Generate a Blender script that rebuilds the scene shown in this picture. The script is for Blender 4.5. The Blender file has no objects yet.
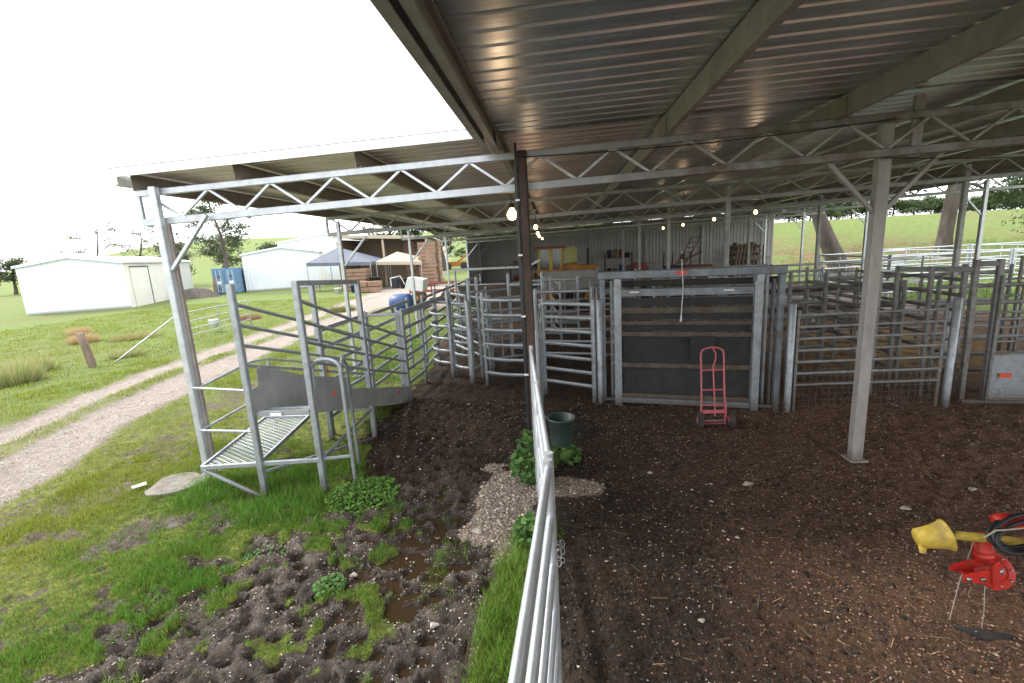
import bpy, math, random
import numpy as np
from mathutils import Vector, Matrix
random.seed(7); rng = np.random.default_rng(7)
sc = bpy.context.scene
col = sc.collection
PI = math.pi

# ------------------------------------------------------------------ materials
def srgb(h):
    return tuple(((c/255)/12.92 if c/255 <= .04045 else ((c/255+.055)/1.055)**2.4) for c in h)
def newmat(name):
    m = bpy.data.materials.new(name); m.use_nodes = True
    nt = m.node_tree; b = nt.nodes['Principled BSDF']
    return m, nt, b
def N(nt, t, **k):
    n = nt.nodes.new(t)
    for a, v in k.items():
        setattr(n, a, v)
    return n
def ramp(nt, fac, stops):
    r = N(nt, 'ShaderNodeValToRGB')
    e = r.color_ramp.elements
    while len(e) < len(stops): e.new(.5)
    for i, (p, c) in enumerate(stops):
        e[i].position = p; e[i].color = (*c, 1) if len(c) == 3 else c
    nt.links.new(fac, r.inputs[0]); return r.outputs[0]
def noise(nt, scale, detail=4, rough=.6, vec=None, dim='3D'):
    n = N(nt, 'ShaderNodeTexNoise'); n.inputs['Scale'].default_value = scale
    n.inputs['Detail'].default_value = detail; n.inputs['Roughness'].default_value = rough
    if vec is not None: nt.links.new(vec, n.inputs['Vector'])
    return n.outputs['Fac']
def pos(nt):
    return N(nt, 'ShaderNodeNewGeometry').outputs['Position']
def objc(nt, scale=(1, 1, 1)):
    t = N(nt, 'ShaderNodeTexCoord'); mp = N(nt, 'ShaderNodeMapping')
    mp.inputs['Scale'].default_value = scale
    nt.links.new(t.outputs['Object'], mp.inputs[0]); return mp.outputs[0]
def mix(nt, fac, a, b, bt='MIX'):
    m = N(nt, 'ShaderNodeMix', data_type='RGBA', blend_type=bt)
    for inp, v in ((m.inputs[0], fac), (m.inputs[6], a), (m.inputs[7], b)):
        if isinstance(v, bpy.types.NodeSocket): nt.links.new(v, inp)
        elif isinstance(v, (int, float)): inp.default_value = v
        else: inp.default_value = (*v, 1)
    return m.outputs[2]
def math_(nt, op, a, b=0.0, c=None):
    m = N(nt, 'ShaderNodeMath', operation=op)
    for i, v in enumerate((a, b, c)):
        if v is None: continue
        if isinstance(v, bpy.types.NodeSocket): nt.links.new(v, m.inputs[i])
        else: m.inputs[i].default_value = v
    return m.outputs[0]
def bump(nt, b, h, strength=.3, dist=.01, normal=None):
    n = N(nt, 'ShaderNodeBump'); n.inputs['Strength'].default_value = strength; n.inputs['Distance'].default_value = dist
    nt.links.new(h, n.inputs['Height'])
    if normal is not None: nt.links.new(normal, n.inputs['Normal'])
    nt.links.new(n.outputs[0], b.inputs['Normal']); return n.outputs[0]

def surf(name, c, c2=None, rough=.5, metal=0, scale=8, dirt=None, dirt_amt=.5, bstr=.08, streak=1.0, splash=0, grad=None):
    """painted / metal / timber surface with mottling, grime and a fine bump"""
    m, nt, b = newmat(name)
    p = pos(nt)
    mp = N(nt, 'ShaderNodeMapping'); mp.inputs['Scale'].default_value = (1, 1, streak)
    nt.links.new(p, mp.inputs[0]); p = mp.outputs[0]
    n1 = noise(nt, scale, 5, .65, p)
    c2 = c2 or tuple(x*.7 for x in c)
    base = ramp(nt, n1, [(.3, c2), (.68, c)])
    if dirt:
        n2 = noise(nt, scale*.35, 6, .7, p)
        f = ramp(nt, n2, [(.5, (0, 0, 0)), (.72, (dirt_amt,)*3)])
        base = mix(nt, f, base, dirt)
    if grad:      # blends towards another colour along world X
        sx_ = N(nt, 'ShaderNodeSeparateXYZ'); nt.links.new(pos(nt), sx_.inputs[0])
        g1 = N(nt, 'ShaderNodeMapRange'); g1.inputs['From Min'].default_value = grad[0]; g1.inputs['From Max'].default_value = grad[1]; nt.links.new(sx_.outputs[0], g1.inputs[0])
        base = mix(nt, math_(nt, 'MULTIPLY', g1.outputs[0], ramp(nt, noise(nt, 3, 5, .7, pos(nt)), [(.25, (.4,)*3), (.6, (1, 1, 1))])), base, grad[2])
    if splash:    # mud splashed up from the ground
        sz_ = N(nt, 'ShaderNodeSeparateXYZ'); nt.links.new(pos(nt), sz_.inputs[0])
        g2 = N(nt, 'ShaderNodeMapRange'); g2.inputs['From Min'].default_value = splash; g2.inputs['From Max'].default_value = .0; nt.links.new(sz_.outputs[2], g2.inputs[0])
        f2 = math_(nt, 'ADD', g2.outputs[0], math_(nt, 'MULTIPLY', math_(nt, 'SUBTRACT', noise(nt, 30, 6, .8, pos(nt)), .5), 1.1))
        base = mix(nt, ramp(nt, f2, [(.38, (0, 0, 0)), (.95, (.8,)*3)]), base, (.11, .085, .065))
    nt.links.new(base, b.inputs['Base Color'])
    b.inputs['Metallic'].default_value = metal
    nr = noise(nt, scale*3, 3, .6, p)
    r = N(nt, 'ShaderNodeMapRange'); r.inputs['To Min'].default_value = max(.05, rough-.12); r.inputs['To Max'].default_value = min(1, rough+.15)
    nt.links.new(nr, r.inputs[0]); nt.links.new(r.outputs[0], b.inputs['Roughness'])
    if bstr: bump(nt, b, noise(nt, scale*9, 3, .6, p), bstr, .004)
    return m

M = {}
M['galv'] = surf('galvanised_steel', (.44, .475, .51), (.30, .335, .37), .42, .55, 14, (.17, .125, .095), .5, splash=.45)
M['galv_bright'] = surf('galvanised_steel_new', (.60, .64, .68), (.47, .50, .54), .36, .5, 10, (.3, .28, .26), .3)
M['galv_dirty'] = surf('galvanised_steel_muddy', (.34, .35, .355), (.22, .22, .215), .55, .35, 12, (.10, .065, .045), .8, splash=1.1)
M['frame_steel'] = surf('blue_grey_steel', (.27, .31, .35), (.18, .21, .24), .5, .4, 9, (.12, .085, .065), .8, splash=.6)
M['purlin'] = surf('purlin_steel', (.42, .385, .385), (.29, .27, .27), .5, .35, 6, (.16, .13, .12), .5)
M['truss'] = surf('truss_steel', (.42, .44, .45), (.28, .29, .29), .5, .45, 7, (.19, .15, .11), .6)
M['rust_post'] = surf('rusty_dark_steel', (.085, .05, .04), (.035, .025, .022), .75, .1, 12, (.16, .08, .05), .5, .3, .25)
M['warm_post'] = surf('dull_tan_steel', (.46, .44, .43), (.33, .31, .30), .55, .2, 5, (.17, .12, .08), .4, .1, .3, splash=.35)
M['front_chord'] = surf('front_chord_steel', (.56, .60, .64), (.42, .45, .49), .42, .45, 10, (.3, .27, .24), .3, grad=(-.6, 1.8, (.15, .122, .098)))
M['sheet_grey'] = surf('dull_grey_sheet', (.40, .41, .41), (.28, .29, .29), .5, .2, 3, (.17, .14, .11), .6, splash=.45)
M['brown_steel'] = surf('brown_primed_steel', (.36, .31, .275), (.26, .22, .19), .65, .1, 6)
M['tanpost'] = surf('tan_weathered_strip', (.30, .265, .24), (.2, .175, .16), .7, 0, 6)
M['timber'] = surf('weathered_timber', (.24, .18, .13), (.12, .09, .065), .85, 0, 9, None, 0, .4, .15)
M['rubber'] = surf('black_rubber', (.028, .030, .032), (.016, .017, .018), .7, 0, 5, (.07, .055, .045), .5)
M['mudrail'] = surf('mud_caked_rail', (.13, .105, .085), (.065, .05, .038), .85, 0, 10, (.2, .18, .16), .4, .3)
M['black'] = surf('black_plastic', (.02, .02, .022), None, .45, 0, 10)
M['white'] = surf('white_paint', (.72, .74, .74), (.6, .62, .62), .5, 0, 3, (.4, .38, .34), .2)
M['barge'] = surf('white_barge_steel', (.80, .84, .84), (.72, .76, .76), .4, 0, 3)
M['pink'] = surf('faded_red_paint', (.60, .15, .19), (.48, .10, .13), .55, 0, 14, (.33, .2, .17), .6)
M['red'] = surf('red_enamel', (.60, .032, .02), (.48, .022, .014), .42, 0, 22, (.16, .06, .04), .85, .2)
M['redrust'] = surf('dull_red_paint', (.24, .05, .035), (.14, .035, .025), .6, 0, 8)
M['label_red'] = surf('orange_red_label', (.8, .1, .05), (.75, .08, .04), .5, 0, 5, bstr=0)
M['label_white'] = surf('white_label', (.8, .8, .8), (.7, .7, .7), .5, 0, 60, bstr=0)
M['yellow'] = surf('worn_yellow_plastic', (.56, .40, .06), (.40, .28, .04), .6, 0, 26, (.20, .15, .08), .9, .25)
M['lime'] = surf('faded_lime_plastic', (.42, .42, .17), (.3, .31, .12), .55, 0, 5, (.2, .18, .1), .5)
M['orange'] = surf('faded_orange_paint', (.45, .2, .03), (.33, .13, .02), .6, 0, 5, (.15, .1, .05), .6)
M['steel'] = surf('bare_steel', (.4, .4, .4), (.25, .25, .25), .35, .9, 20)
M['tyre'] = surf('muddy_tyre', (.05, .042, .036), (.03, .026, .024), .9, 0, 14, (.13, .1, .08), .6, .3)
M['green_pl'] = surf('dark_green_plastic', (.03, .055, .045), (.02, .04, .032), .4, 0, 6, (.09, .08, .06), .4)
M['blue'] = surf('blue_paint', (.02, .06, .2), (.015, .045, .14), .45, 0, 2, (.1, .13, .2), .4)
M['blue_worn'] = surf('worn_container_blue', (.13, .26, .42), (.09, .18, .32), .6, 0, 1.4, (.3, .36, .42), .5)
M['concrete'] = surf('concrete', (.25, .225, .2), (.13, .115, .1), .9, 0, 12, (.12, .09, .065), .9, .5)
M['stone'] = surf('pale_stone', (.45, .4, .35), (.3, .26, .22), .85, 0, 20, None, 0, .3)
M['brick'] = surf('orange_brown_blocks', (.30, .19, .13), (.19, .12, .085), .85, 0, 3)
M['canvas'] = surf('cream_canvas', (.44, .38, .29), (.36, .31, .24), .8, 0, 2)
M['tarp'] = surf('grey_tarp', (.13, .15, .20), (.09, .105, .14), .7, 0, 1.5)
M['dark'] = surf('dark_machinery', (.035, .035, .03), (.02, .02, .018), .7, 0, 6)
M['glass'], nt, b = newmat('cab_glass')
b.inputs['Base Color'].default_value = (.25, .3, .3, 1); b.inputs['Roughness'].default_value = .1
b.inputs['Transmission Weight'].default_value = .6

def metal_sheet(name, c, c2, rough, metal):
    m, nt, b = newmat(name)
    p = pos(nt)
    n1 = noise(nt, 1.1, 4, .6, p)
    mp = N(nt, 'ShaderNodeMapping'); mp.inputs['Scale'].default_value = (.35, 6, 6); nt.links.new(p, mp.inputs[0])
    n2 = noise(nt, 2.2, 5, .7, mp.outputs[0])
    base = ramp(nt, n1, [(.3, c2), (.7, c)])
    f = ramp(nt, n2, [(.45, (0, 0, 0)), (.75, (.55,)*3)])
    base = mix(nt, f, base, (.12, .10, .09))
    nt.links.new(base, b.inputs['Base Color'])
    b.inputs['Metallic'].default_value = metal
    r = N(nt, 'ShaderNodeMapRange'); r.inputs['To Min'].default_value = rough-.08; r.inputs['To Max'].default_value = rough+.14
    nt.links.new(n2, r.inputs[0]); nt.links.new(r.outputs[0], b.inputs['Roughness'])
    return m
M['roof'] = metal_sheet('zincalume_roof_sheet', (.66, .70, .75), (.52, .56, .60), .27, .8)
M['roof_pale'] = metal_sheet('zincalume_roof_sheet_pale', (.82, .72, .75), (.68, .60, .62), .36, .6)
M['ridge'] = metal_sheet('ridge_cap_sheet', (.5, .5, .5), (.4, .4, .4), .5, .3)
M['wallsheet'] = surf('pale_wall_sheet', (.36, .355, .35), (.27, .265, .26), .5, .1, 1.2, (.33, .3, .27), .35, 0)
M['shedwhite'] = surf('white_shed_sheet', (.74, .79, .85), (.66, .71, .78), .45, 0, .8, (.5, .53, .56), .3, 0, splash=.4)
M['shedcream'] = surf('cream_shed_sheet', (.76, .75, .70), (.68, .67, .62), .45, 0, .8, None, 0, 0)

m, nt, b = newmat('lit_bulb'); M['bulb'] = m
b.inputs['Emission Color'].default_value = (1, .56, .22, 1); b.inputs['Emission Strength'].default_value = 14
b.inputs['Base Color'].default_value = (1, .9, .7, 1)

def leafmat(name, attr=True, c=(.1, .16, .03)):
    m, nt, b = newmat(name)
    if attr:
        a = N(nt, 'ShaderNodeAttribute'); a.attribute_name = 'Col'; src = a.outputs['Color']
        nt.links.new(src, b.inputs['Base Color'])
    b.inputs['Roughness'].default_value = .55; b.inputs['Specular IOR Level'].default_value = .25
    tr = N(nt, 'ShaderNodeBsdfTranslucent'); mx = N(nt, 'ShaderNodeMixShader'); mx.inputs[0].default_value = .35
    nt.links.new(src, tr.inputs[0])
    nt.links.new(b.outputs[0], mx.inputs[1]); nt.links.new(tr.outputs[0], mx.inputs[2])
    nt.links.new(mx.outputs[0], nt.nodes['Material Output'].inputs['Surface'])
    return m
M['leaf'] = leafmat('foliage')
M['bark'] = surf('grey_brown_bark', (.125, .105, .09), (.055, .045, .038), .95, 0, 3, None, 0, .6, .25)

# ------------------------------------------------------------------ mesh builder
class MB:
    def __init__(s): s.v = []; s.f = []; s.sm = []
    def add(s, vs, fs, smooth=False):
        o = len(s.v); s.v += [tuple(v) for v in vs]
        s.f += [tuple(i+o for i in f) for f in fs]; s.sm += [smooth]*len(fs)
        return s
    def beam(s, a, b, w, h, up=(0, 0, 1)):
        a = Vector(a); b = Vector(b); t = (b-a).normalized(); up = Vector(up)
        if abs(t.dot(up)) > .98: up = Vector((0, 1, 0))
        sd = t.cross(up).normalized(); u = sd.cross(t).normalized()
        c = min(w, h)*.12
        prof = [(-w/2+c, -h/2), (w/2-c, -h/2), (w/2, -h/2+c), (w/2, h/2-c), (w/2-c, h/2), (-w/2+c, h/2), (-w/2, h/2-c), (-w/2, -h/2+c)]
        vs = [p+sd*x+u*y for p in (a, b) for x, y in prof]
        fs = [(i, (i+1) % 8, 8+(i+1) % 8, 8+i) for i in range(8)]
        fs += [tuple(range(7, -1, -1)), tuple(range(8, 16))]
        return s.add(vs, fs)
    def box(s, c, d, rz=0):
        x, y, z = c; dx, dy, dz = (k/2 for k in d)
        ca, sa = math.cos(rz), math.sin(rz)
        vs = []
        for k in (-1, 1):
            for i, j in ((-1, -1), (1, -1), (1, 1), (-1, 1)):
                X, Y = i*dx, j*dy
                vs.append((x+X*ca-Y*sa, y+X*sa+Y*ca, z+k*dz))
        return s.add(vs, [(3, 2, 1, 0), (4, 5, 6, 7), (0, 1, 5, 4), (1, 2, 6, 5), (2, 3, 7, 6), (3, 0, 4, 7)])
    def tube(s, path, r, n=10, rz=None, caps=True):
        path = [Vector(p) for p in path]; rs = r if isinstance(r, (list, tuple)) else [r]*len(path)
        rings = []; pu = None
        for i, p in enumerate(path):
            t = (path[min(i+1, len(path)-1)]-path[max(i-1, 0)]).normalized()
            if pu is None:
                u0 = Vector((0, 0, 1)) if abs(t.z) < .95 else Vector((0, 1, 0))
            else: u0 = pu
            sd = t.cross(u0).normalized(); u = sd.cross(t).normalized(); pu = u
            q = rs[i]; qz = rz if rz else q
            rings.append([p+sd*(q*math.cos(2*PI*k/n))+u*(qz*math.sin(2*PI*k/n)) for k in range(n)])
        vs = [v for r_ in rings for v in r_]; fs = []
        for i in range(len(path)-1):
            for k in range(n):
                fs.append((i*n+k, i*n+(k+1) % n, (i+1)*n+(k+1) % n, (i+1)*n+k))
        s.add(vs, fs, True)
        if caps:
            s.add(rings[0], [tuple(range(n-1, -1, -1))]); s.add(rings[-1], [tuple(range(n))])
        return s
    def poly(s, pts, fs=None): return s.add(pts, fs or [tuple(range(len(pts)))])
    def prism(s, pts, d):   # polygon extruded by vector d
        n = len(pts); d = Vector(d); vs = [Vector(p) for p in pts]+[Vector(p)+d for p in pts]
        return s.add(vs, [tuple(range(n-1, -1, -1)), tuple(range(n, 2*n))]+[(i, (i+1) % n, n+(i+1) % n, n+i) for i in range(n)])
    def lathe(s, prof, c=(0, 0, 0), n=20, axis='z', smooth=True):
        vs = []
        for r_, z in prof:
            for k in range(n):
                a = 2*PI*k/n; x, y = r_*math.cos(a), r_*math.sin(a)
                v = {'z': (x, y, z), 'x': (z, x, y), 'y': (y, z, x)}[axis]
                vs.append((v[0]+c[0], v[1]+c[1], v[2]+c[2]))
        fs = [(i*n+k, i*n+(k+1) % n, (i+1)*n+(k+1) % n, (i+1)*n+k) for i in range(len(prof)-1) for k in range(n)]
        return s.add(vs, fs, smooth)
    def build(s, name, mat, parent=None, base=None):
        me = bpy.data.meshes.new(name)
        off = base if base is not None else (wbase(parent) if parent else Vector((0, 0, 0)))
        me.from_pydata([(v[0]-off[0], v[1]-off[1], v[2]-off[2]) for v in s.v], [], s.f)
        me.polygons.foreach_set('use_smooth', s.sm)
        if mat: me.materials.append(mat)
        me.update()
        o = bpy.data.objects.new(name, me); col.objects.link(o)
        if parent: o.parent = parent
        elif base is not None: o.location = base
        return o
def wbase(o):
    v = Vector((0, 0, 0))
    while o: v += o.location; o = o.parent
    return v
def tag(o, label=None, cat=None, group=None, kind=None):
    if label: o['label'] = label
    if cat: o['category'] = cat
    if group: o['group'] = group
    if kind: o['kind'] = kind
    return o
def empty(name, loc, label, cat, group=None):
    o = bpy.data.objects.new(name, None); o.empty_display_size = .2; o.location = loc; col.objects.link(o)
    return tag(o, label, cat, group)
def children(o): return [c for c in bpy.data.objects if c.parent == o]
def copy_tree(o, parent=None):
    c = o.copy(); col.objects.link(c); c.parent = parent
    for ch in list(o.children): copy_tree(ch, c)
    return c
def part(o, name, src, dz=0, d=None):   # a copy of a part sharing mesh
    c = src.copy(); col.objects.link(c); c.name = name
    c.location = src.location+(Vector(d) if d else Vector((0, 0, dz))); return c

# ------------------------------------------------------------------ numpy noise
def hash2(ix, iy, s):
    h = (ix.astype(np.int64)*374761393+iy.astype(np.int64)*668265263+s*1442695041) & 0xffffffff
    h = ((h ^ (h >> 13))*1274126177) & 0xffffffff
    return ((h ^ (h >> 16)) & 0xffff)/65535.
def vn(x, y, s=0):
    ix = np.floor(x); iy = np.floor(y); fx = x-ix; fy = y-iy
    fx = fx*fx*(3-2*fx); fy = fy*fy*(3-2*fy)
    a = hash2(ix, iy, s); b = hash2(ix+1, iy, s); c = hash2(ix, iy+1, s); d = hash2(ix+1, iy+1, s)
    return (a*(1-fx)+b*fx)*(1-fy)+(c*(1-fx)+d*fx)*fy
def fbm(x, y, s=0, o=4):
    t = 0; a = .5; n = 0
    for k in range(o):
        t = t+a*vn(x*2**k, y*2**k, s+k*17); n += a; a *= .5
    return t/n
def worley(x, y, s=0):
    ix = np.floor(x); iy = np.floor(y); best = np.full(x.shape, 9.); bid = np.zeros(x.shape)
    for dx in (-1, 0, 1):
        for dy in (-1, 0, 1):
            cx = ix+dx; cy = iy+dy
            px = cx+hash2(cx, cy, s); py = cy+hash2(cx, cy, s+5)
            d = np.hypot(px-x, py-y); idr = hash2(cx, cy, s+9)
            m = d < best; best = np.where(m, d, best); bid = np.where(m, idr, bid)
    return best, bid
def ss(a, b, x):
    t = np.clip((x-a)/(b-a), 0, 1); return t*t*(3-2*t)

# ------------------------------------------------------------------ ground zones
EY = [-5, 1, 2.4, 3.2, 4.05, 4.5, 5.0, 5.5, 6.2, 7.4, 8.4, 11, 13, 30, 60]
EX = [-3.2, -3.2, -3.55, -3.7, -3.35, -2.45, -2.45, -2.75, -2.95, -3.05, -3.1, -3.2, -3.6, -4.4, -4.5]
LY = [-20, 2, 7.2, 10.2, 13.6, 21, 40, 100, 300]; LX = [-9, -9.4, -10.4, -11.3, -11.8, -12.8, -15.6, -25, -70]
RY = [-20, 2, 4.5, 5.6, 7.6, 10, 15.7, 29.5, 63, 300]; RX = [-6.0, -6.3, -6.9, -7.3, -8.1, -8.7, -9.4, -10.3, -15.5, -66]
def zones(x, y):
    ex = np.interp(y, EY, EX); w = np.where(y < 4.3, .85, .28)
    n = fbm(x*1.7, y*1.7, 3)-.5; n2 = fbm(x*6, y*6, 31)-.5
    n3 = fbm(x*3.6, y*3.6, 37)-.5
    mixz = (y < 4.3)*1.
    d = ex-x+n*2.2*w+n2*(.9+2.2*mixz)*w+n3*(.4+3.2*mixz)*w
    g = ss(-.35, .35, d/w)
    g = g*(1-.9*ss(.50, .64, fbm(x*2.3+5, y*2.3, 77))*ss(-5.6, -4.2, x)*ss(4.7, 4.2, y))
    g = g*(1-.6*ss(.60, .70, fbm(x*5+5, y*5, 177))*ss(-9, -7, x)*ss(14, 9, y))
    # grassy strip along the centre fence and thin grass tufts in the mud
    strip = ss(.3, .12, np.abs(x+.42-(y-3)*.04+n*.3))*ss(1.2, 2.0, y)*ss(4.5, 4.0, y)
    spot = ss(.60, .68, fbm(x*5.2, y*5.2, 55))*ss(-.8, -1.6, x)*ss(5, 4.2, y)*.8
    bweed = ss(.5, .2, np.hypot((x+.3)*1.3, y-5.75))
    g = np.maximum.reduce([g, strip, spot, bweed])
    outside = ss(13.2, 13.9, x)+ss(30.5, 31.5, y)
    g = np.maximum(g, np.clip(outside, 0, 1)*(1-.5*ss(.55, .7, fbm(x*.3, y*.3, 12))))
    lx = np.interp(y, LY, LX); rx = np.interp(y, RY, RX)
    t = (x-lx)/(rx-lx); nn = (fbm(x*1.3, y*1.3, 8)-.5)
    inside = ss(-.08, .06, t+nn*.16)*ss(1.08, .94, t+nn*.2)
    centre = ss(.15, .07, np.abs(t-.43+nn*.1))*.8*ss(42, 26, y)
    tr = inside*(1-centre)
    # gravel apron beside the far bays
    ap = ss(4.5, 3, np.abs(x+9-(y-26)*-.1))*ss(22, 27, y)*ss(50, 40, y)
    tr = np.maximum(tr, ap)
    bare = ss(.52, .66, fbm(x*1.1+9, y*1.1, 99))*ss(-5.2, -5.8, x)*ss(-8.4, -7.2, x)*.5
    gp = ss(1.25, .7, np.hypot((x+.66)/.34, (y-4.75)/.9)+n*1.3+n2*.9)*(x < -.28)
    gp = np.maximum(gp, ss(.5, .25, np.hypot((x-.0)*.8, (y-5.05)*1.8)+n*.4))
    yard = ss(-3.6, -2.6, x)*ss(14, 13, x)*ss(31, 30, y)
    g = g*(1-tr)*(1-bare)*(1-gp*.85)
    return g, tr, gp, yard, bare
def hills(x, y):
    r = np.hypot(x, y); az = np.degrees(np.arctan2(x, np.maximum(y, .01)))
    fx = (.3+.7*ss(-56, -36, az))*(1-.85*ss(0, 14, az))
    z = 17*ss(60, 300, r)*fx*(y > 0)
    z = z+4.4*ss(34, 62, y)*ss(9, 16, x)
    return z+(fbm(x*.02, y*.02, 4)-.5)*3*ss(60, 200, r)
def n_w(x, y): return fbm(x*2.2, y*2.2, 91)*3
def height(x, y):
    g, tr, gp, yard, bare = zones(x, y)
    near = ss(30, 12, np.hypot(x, y))
    z = hills(x, y)
    z = z+(fbm(x*.6, y*.6, 61)-.5)*.07*near
    mud = np.clip(1-g-tr-gp, 0, 1)*near
    # poached mud: hoof pits and ridges west of the fence
    wet = mud*ss(.2, -.3, x)*ss(8.5, 6, y)
    f1, idr = worley(x*6.2+n_w(x, y)*.5, y*6.2, 3); f2, id2 = worley(x*8.5, y*8.5, 13)
    z = z-wet*.048*ss(.48, .12, f1)*(idr > .35)
    z = z+wet*.034*ss(.35, .62, f1)*ss(.4,.6,fbm(x*4,y*4,5))-wet*.022*ss(.45, .1, f2)*(id2 > .5)
    z = z-wet*.035*ss(1.5, .2, np.hypot(x+1.25, (y-3.9)*.7))
    # crumbly litter east of the fence
    z = z+mud*(fbm(x*9, y*9, 21, 3)-.5)*.075+mud*(vn(x*27, y*27, 41)-.5)*.022
    z = z+wet*(fbm(x*14, y*14, 23, 3)-.5)*.075
    z = z+g*near*(fbm(x*9, y*9, 71, 3)-.5)*.035+g*near*.012
    z = z-tr*near*(.02+.03*ss(.1, .0, np.abs(((x-np.interp(y, LY, LX))/(np.interp(y, RY, RX)-np.interp(y, LY, LX)))-.72)))
    z = z+tr*near*(fbm(x*7, y*7, 19, 3)-.5)*.02
    # dung and soil piled against the ramp side
    z = z+.14*np.exp(-(((x+2.3)/.5)**2+((y-7.4)/1.0)**2))*near
    return z, (g, tr, gp, yard, wet)
def hz(x, y):
    return float(height(np.array([float(x)]), np.array([float(y)]))[0][0])
def axis(fine0, fine1, step, lo, hi, grow=1.06, cap=1e9):
    a = list(np.arange(fine0, fine1, step)); s = step; v = fine1
    while v < hi: a.append(v); s = min(s*grow, cap); v += s
    a.append(hi); s = step; v = fine0-step; b = []
    while v > lo: b.append(v); s = min(s*grow, cap); v -= s
    b.append(lo); return np.array(b[::-1]+a)
gx = axis(-5.2, 4.6, .032, -900, 900, 1.055); gy = axis(1.6, 7.2, .032, -60, 1200, 1.035)
X, Y = np.meshgrid(gx, gy); xs, ys = X.ravel(), Y.ravel()
zs, (g, tr, gp, yard, wet) = height(xs, ys)
me = bpy.data.meshes.new('ground'); nv = len(xs); W = len(gx); Hh = len(gy)
me.vertices.add(nv); co = np.stack([xs, ys, zs], 1).astype(np.float32); me.vertices.foreach_set('co', co.ravel())
i, j = np.meshgrid(np.arange(W-1), np.arange(Hh-1)); b0 = (j*W+i).ravel()
q = np.stack([b0, b0+1, b0+W+1, b0+W], 1).astype(np.int32)
me.loops.add(q.size); me.loops.foreach_set('vertex_index', q.ravel())
me.polygons.add(len(q)); me.polygons.foreach_set('loop_start', np.arange(0, q.size, 4, dtype=np.int32))
me.polygons.foreach_set('use_smooth', np.ones(len(q), bool))
me.update(calc_edges=True)
ca = me.color_attributes.new('zone', 'FLOAT_COLOR', 'POINT')
ca.data.foreach_set('color', np.stack([g, tr, gp, wet*ss(5.3, 4.7, ys+(fbm(xs*2, ys*2, 8)-.5))], 1).astype(np.float32).ravel())
ground = bpy.data.objects.new('ground', me); col.objects.link(ground); tag(ground, kind='structure')

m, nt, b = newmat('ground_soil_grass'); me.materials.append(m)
at = N(nt, 'ShaderNodeAttribute'); at.attribute_name = 'zone'
sp = N(nt, 'ShaderNodeSeparateColor'); nt.links.new(at.outputs['Color'], sp.inputs[0])
G_, T_, P_ = sp.outputs; Wt = at.outputs['Alpha']
p = pos(nt)
big = noise(nt, .8, 5, .6, p); fine = noise(nt, 28, 6, .7, p); med = noise(nt, 5, 5, .65, p)
soil = ramp(nt, fine, [(.28, (.012, .008, .006)), (.5, (.036, .023, .016)), (.75, (.085, .056, .038))])
soil = mix(nt, math_(nt, 'MULTIPLY', ramp(nt, big, [(.42, (0, 0, 0)), (.62, (1, 1, 1))]), .6), soil, ramp(nt, fine, [(.3, (.05, .028, .016)), (.7, (.16, .092, .052))]))
wsoil = ramp(nt, med, [(.3, (.034, .024, .019)), (.52, (.095, .072, .058)), (.72, (.20, .165, .138))])
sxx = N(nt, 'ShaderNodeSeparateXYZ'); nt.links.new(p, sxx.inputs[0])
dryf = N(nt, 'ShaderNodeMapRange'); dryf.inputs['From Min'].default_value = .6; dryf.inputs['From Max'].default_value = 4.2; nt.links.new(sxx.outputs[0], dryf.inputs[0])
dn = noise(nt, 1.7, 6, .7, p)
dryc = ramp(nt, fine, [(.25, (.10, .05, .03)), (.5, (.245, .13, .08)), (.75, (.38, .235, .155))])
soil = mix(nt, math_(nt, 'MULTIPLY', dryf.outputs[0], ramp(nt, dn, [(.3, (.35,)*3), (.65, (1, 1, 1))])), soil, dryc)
soil = mix(nt, Wt, soil, wsoil)
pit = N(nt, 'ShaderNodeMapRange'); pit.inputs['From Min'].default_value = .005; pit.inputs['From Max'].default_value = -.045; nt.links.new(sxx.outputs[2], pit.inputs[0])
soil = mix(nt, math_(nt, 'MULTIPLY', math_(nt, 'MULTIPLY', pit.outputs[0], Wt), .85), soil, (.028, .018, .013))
lf = N(nt, 'ShaderNodeMapRange'); lf.inputs['From Min'].default_value = -3.4; lf.inputs['From Max'].default_value = -5.4; nt.links.new(sxx.outputs[0], lf.inputs[0])
soil = mix(nt, math_(nt, 'MULTIPLY', lf.outputs[0], .8), soil, ramp(nt, fine, [(.3, (.10, .08, .055)), (.7, (.27, .22, .17))]))
# light flecks of wood chip and grit
vo = N(nt, 'ShaderNodeTexVoronoi'); vo.inputs['Scale'].default_value = 46; nt.links.new(p, vo.inputs['Vector'])
sp2 = N(nt, 'ShaderNodeSeparateColor'); nt.links.new(vo.outputs['Color'], sp2.inputs[0])
fl = math_(nt, 'MULTIPLY', math_(nt, 'GREATER_THAN', sp2.outputs[0], .955), math_(nt, 'LESS_THAN', vo.outputs['Distance'], .26))
soil = mix(nt, math_(nt, 'MULTIPLY', fl, .75), soil, (.36, .29, .22))
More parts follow.
